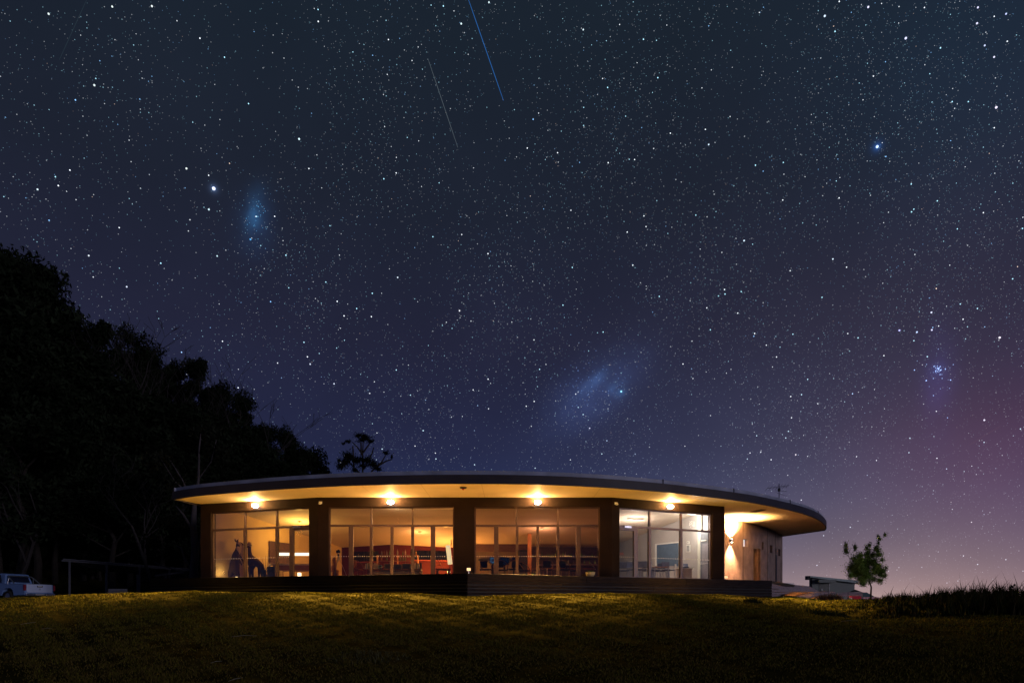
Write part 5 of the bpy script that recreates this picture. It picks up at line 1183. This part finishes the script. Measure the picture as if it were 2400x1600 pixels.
# small tree right of the shed
Y = 44; x = (2042-1200)/F*Y; zg = Tz(x, Y); st = empty('small_broadleaf_tree', (x, Y, zg), 0, 'small leafy green tree standing alone right of the shed', 'tree')
def LS(px, py, dy=0): p = P(px, py, Y); return (p.x-x, dy, p.z-zg)
s_ = Y/F; cs = []; rs = []
blobs = [(2025,1320,18,18),(2030,1345,18,14),(2015,1335,16,14),(2045,1335,14,14),(2010,1305,8,10),(2048,1318,12,12),(2060,1335,12,12),(2001,1330,16,16),(2008,1318,14,14),(1995,1312,9,12),(1990,1290,7,12),(1983,1278,5,9),(2000,1284,6,12),(2003,1345,16,12),(2015,1358,14,10),(2022,1366,11,7),(2035,1330,16,14),(2042,1312,13,14),(2036,1296,10,14),(2028,1283,6,9),(2036,1276,5,7),(2050,1290,9,11),(2058,1284,7,8),(2063,1300,9,10),(2060,1325,10,10),(2066,1312,7,6),(2056,1343,13,9),(2071,1348,9,8),(2078,1338,6,9),(2080,1348,5,6),(2066,1360,10,8),(2050,1357,9,8),(2064,1263,6,7),(2070,1254,4.5,6),(2059,1272,4,6),(2056,1256,4,5),(2020,1345,12,12),(1988,1350,7,9),(2074,1330,5,5),(2012,1300,7,8),(2047,1300,9,9)]
for px_, py_, rx, rz_ in blobs: cs.append(LS(px_, py_, random.uniform(-.35,.35))); rs.append((rx*s_*1.05, rx*s_*.95, rz_*s_*1.0))
obj('crown', leaf_cloud(cs, rs, 38000, .050, (.20,.30,.06), 9, soft=True), st)
tm = MB(); tm.tube([(.0,0,-.3),LS(2041,1392),LS(2042,1375),LS(2038,1362),LS(2036,1345)], [.075,.06,.05,.045,.035], 8)
for a in ([(2041,1372),(2035,1360),(2022,1350),(2008,1340),(1995,1315),(1985,1282)],[(2038,1362),(2044,1345),(2050,1325),(2058,1290),(2066,1262)],[(2042,1366),(2052,1350),(2070,1342)],[(2036,1348),(2034,1325),(2034,1290)],[(2030,1355),(2015,1358),(2005,1352)],[(2044,1340),(2058,1330),(2066,1310)]):
    tm.tube([LS(*q_, dy=.03*i) for i, q_ in enumerate(a)], [.035*(1-.8*i/(len(a)-1)) for i in range(len(a))], 5)
tm.build('trunk', mat('brown_bark', (.16,.11,.07), .9), st)
# pale bush under tree, seed head on the right
tussock(2032, 42, .35, .36, 260, 'pale yellowish bush at the foot of the small tree', col=(.20,.19,.09))
x, y = XY(2371, 21.5); o = empty('thistle_stalk', (x, y, Tz(x, y)), 0, 'dark thistle head rising above the tall grass at the right', 'thistle')
MB().tube([(0,0,0),(.02,0,.4),(-.02,0,.62)], .008, 5).build('stem', DBARK, o)
for a, b, c in ((0,0,.62),(-.05,0,.56),(.05,.02,.60),(.09,0,.66)): MB().lathe([(.008,-.035),(.032,-.01),(.036,.01),(.012,.04)], (a,b,c), 8).build('seed_head', DBARK, o)
o.location.z = P(0, 1408, 21.5).z-.15
for px, top, lb_ in ((2349,1376,'tallest thin dark weed stalk on the right skyline'),(2309,1388,'thin bent weed stalk left of the tallest one'),(2205,1389,'spindly weed stalk above the middle of the tall grass')):
    Y = 22.5; x, y = XY(px, Y); z = Tz(x, y); h = P(px, top, Y).z-z; o = MB().tube([(0,0,0),(.01,0,h*.6),(-.02,0,h)], [.008,.006,.003], 5)
    for q_ in range(7): o.tube([(0,0,h*(.5+.06*q_)),((-1)**q_*.05,.01,h*(.55+.06*q_))], .003, 4)
    o = o.build('weed_stalk', DBARK); o.location = (x, y, z); tag(o, lb_, 'weed')

# ------------------------------------------------------------------ stars
STAR = attr_mat('starlight', emit=True, estr=1.0)
RS = 3200.; U = RS/F*2400/1024       # one pixel of a 1024 wide frame, on the dome near the view centre
rg = np.random.default_rng(4)
n = 430000
v = rg.normal(size=(n,3)); v[:,2] = np.abs(v[:,2]); v /= np.linalg.norm(v, axis=1)[:,None]
el = np.arcsin(v[:,2]); az = np.arctan2(v[:,0], v[:,1])
dens = .36+.5*np.clip((np.degrees(az)+25)/60, 0, 1)+.35*np.exp(-((np.degrees(az)-36)/14)**2)*np.clip(np.degrees(el)/25, 0, 1)
dens *= np.clip(.55+np.degrees(el)/30, .5, 1)
dens *= .8+.45*np.sin(v[:,0]*23+2)*np.sin(v[:,2]*19)
keep = rg.random(n) < dens; v = v[keep]; n = len(v); el = el[keep]; az = az[keep]
lum = .060*(rg.random(n)+1e-4)**-.53; lum = np.minimum(lum, 4)
rad_ = .30+.15*np.clip(np.log10(lum/.1), 0, 2)
nb = lum > .8; rad_[nb] = .47+.10*rg.random(nb.sum())
rad_ *= 1+.15*np.exp(-((np.degrees(az)+30)/18)**2)
ext = .42+.58*np.clip(np.degrees(el)/24, 0, 1)
base = np.where(rg.random((n,1)) < .45, np.array([[.42,.82,1.]]), np.array([[.85,.92,1.]])); base = np.where(rg.random((n,1)) < .12, np.array([[.25,.55,1.]]), base); base = np.where(rg.random((n,1)) < .02, np.array([[1.,.75,.6]]), base)
low = np.clip(1-np.degrees(el)/22, 0, 1)[:,None]; base = base*(1-low)+np.array([[.88,.85,1.0]])*low
colr = base*np.minimum(lum*1.75, 1.6)[:,None]*ext[:,None]
vs_l = [v]; r_l = [rad_]; c_l = [colr]
def extra(px, py, r, c):
    vs_l.append(np.array([list(ray(px, py))])); r_l.append(np.array([r])); c_l.append(np.array([c]))
for px, py, r, c in ((501,442,1.6,(1.2,1.35,1.8)),(489.5,491,.85,(.8,1.1,1.2)),(437,395,.9,(1,1.15,1.1)),(701,326,.9,(.9,1.2,1.3)),(2056,344,1.3,(.9,1.15,1.8)),(2123,90,1.05,(1,1.05,1.6)),(1933,38,.95,(.9,1.1,1.4)),(2035,17,.9,(1.1,1.1,1.5)),
    (2335,252,1.05,(1.2,1.1,1.5)),(2292,18,.8,(1,1,1.4)),(2290,55,.85,(1,1,1.3)),(2358,33,.75,(.8,.9,1.5)),(2308,107,.75,(.8,.9,1.3)),(2330,134,.8,(1,1,1.3)),(2343,791,1.0,(1.2,1.1,1.25)),(1456,917,1.0,(.35,.85,1.0)),(114,33,.9,(.95,1.1,1.1)),(263,16,.85,(1,1.15,1.1)),(356,15,.9,(1,1.1,1.1)),(221,200,.9,(.95,1.1,1.1)),
    (1146,6,.75,(.9,1.15,1.2)),(1081,56,.8,(.9,1.15,1.2)),(1367,70,.7,(.8,1,1.1)),(587,561,.9,(.1,.42,.85)),(2184,773,.8,(.9,.9,1.4)),(2108,774,.85,(.7,.7,1.5)),(2149,778,.8,(.7,.9,1.4)),(2307,984,.8,(1,.95,1.2)),(2183,732,.8,(.9,.95,1.3)),
    (1077,728,.75,(1,1,1.1)),(932,650,.7,(.8,.95,1.1)),(727,853,.7,(.8,.9,1.1)),(783,899,.7,(.8,.9,1.1)),(1661,339,.7,(.8,1,1.2)),(1744,564,.8,(.8,1,1.2)),(1865,1065,.7,(.9,.8,.9)),(1952,607,.7,(.8,1,1.2)),(1382,1003,.6,(.8,.8,1.1)),(88,444,.8,(.9,1.1,1.2)),(297,672,.75,(.8,.9,1.1)),(509,600,.7,(.7,1,1.1)),(208,599,.75,(.9,1,1.1))):
    extra(px, py, r, c)
for k in range(46):   # tight blue cluster
    a, b = rg.normal(0,6.5), rg.normal(0,6.5); q_ = rg.uniform(.25,1.1)
    extra(2198+a+(.0 if k < 26 else rg.normal(0,22)), 866+b+(0 if k < 26 else rg.normal(10,30)), (.36+.16*q_), (.5*q_,.75*q_,1.4*q_))
for k in range(70): extra(1390+rg.normal(0,45), 905+rg.normal(0,38), .36, tuple(np.array([.12,.22,.5])*rg.uniform(.4,1.3)))
for k in range(26): extra(600+rg.normal(0,17), 510+rg.normal(0,32), .38, tuple(np.array([.08,.3,.55])*rg.uniform(.4,1.2)))
v = np.concatenate(vs_l); rad_ = np.concatenate(r_l); colr = np.concatenate(c_l)
right = np.stack([v[:,1], -v[:,0], np.zeros(len(v))], 1); right /= np.linalg.norm(right, axis=1)[:,None]; up = np.cross(right, v)
# nearer the frame edge a degree covers more pixels, keep angular size natural but compensate softly
cosv = np.clip(v[:,1], .3, 1)
sz = rad_*U*cosv**.9
big = rad_ > .42
for nm_, sel, K, lb_ in (('faint_stars', ~big, 4, 'thousands of faint blue white stars over the whole sky'), ('bright_stars', big, 7, 'brighter scattered stars over the whole sky')):
    co = []; vv, rr_, uu, ss, k1 = v[sel], right[sel], up[sel], sz[sel]*(1.12 if K == 4 else 1), colr[sel]
    for k in range(K):
        t = 2*np.pi*k/K+.4; co.append(vv*RS+rr_*(np.cos(t)*ss)[:,None]+uu*(np.sin(t)*ss)[:,None])
    co = np.stack(co, 1).reshape(-1,3); co[:,2] += EYE
    obj(nm_, np_mesh(nm_, co, np.arange(K*len(vv)).reshape(-1,K), STAR, np.repeat(k1, K, 0)), kind='stuff', label=lb_, category='stars')
for c_, m_, prm in (((501,442),(.30,.35,.75),4.2),((2056,344),(.05,.14,.42),3.2)):
    pass
def trail(pa, pb, w, c, label, cat='light trail'):
    a, b = ray(*pa), ray(*pb); pts = [(a.lerp(b, t)).normalized()*3000+Vector((0,0,EYE)) for t in (0,.25,.5,.75,1)]
    m = bpy.data.materials.new('trail_light'); m.use_nodes = True; t = m.node_tree; t.nodes.remove(t.nodes['Principled BSDF']); e_ = t.nodes.new('ShaderNodeEmission'); e_.inputs[0].default_value = (*c,1); t.links.new(e_.outputs[0], t.nodes['Material Output'].inputs[0]); m.cycles.emission_sampling = 'NONE'
    o = MB().tube(pts, [w*3000/F*2400/1024*.26*q for q in (.6,1,1,1,.7)], 6).build('satellite_trail', m); tag(o, label, cat)
trail((1094,-12), (1180,236), 1.0, (.024,.125,.40), 'bright blue streak of a passing satellite at the top of the sky')
trail((1003,138), (1073,346), .8, (.09,.115,.135), 'thin white satellite streak left of the blue one')
trail((203,0), (139,141), .7, (.020,.034,.048), 'very faint satellite streak in the top left corner')
trail((2345,998), (2272,1042), .6, (.11,.06,.10), 'very faint pinkish streak low in the right sky')
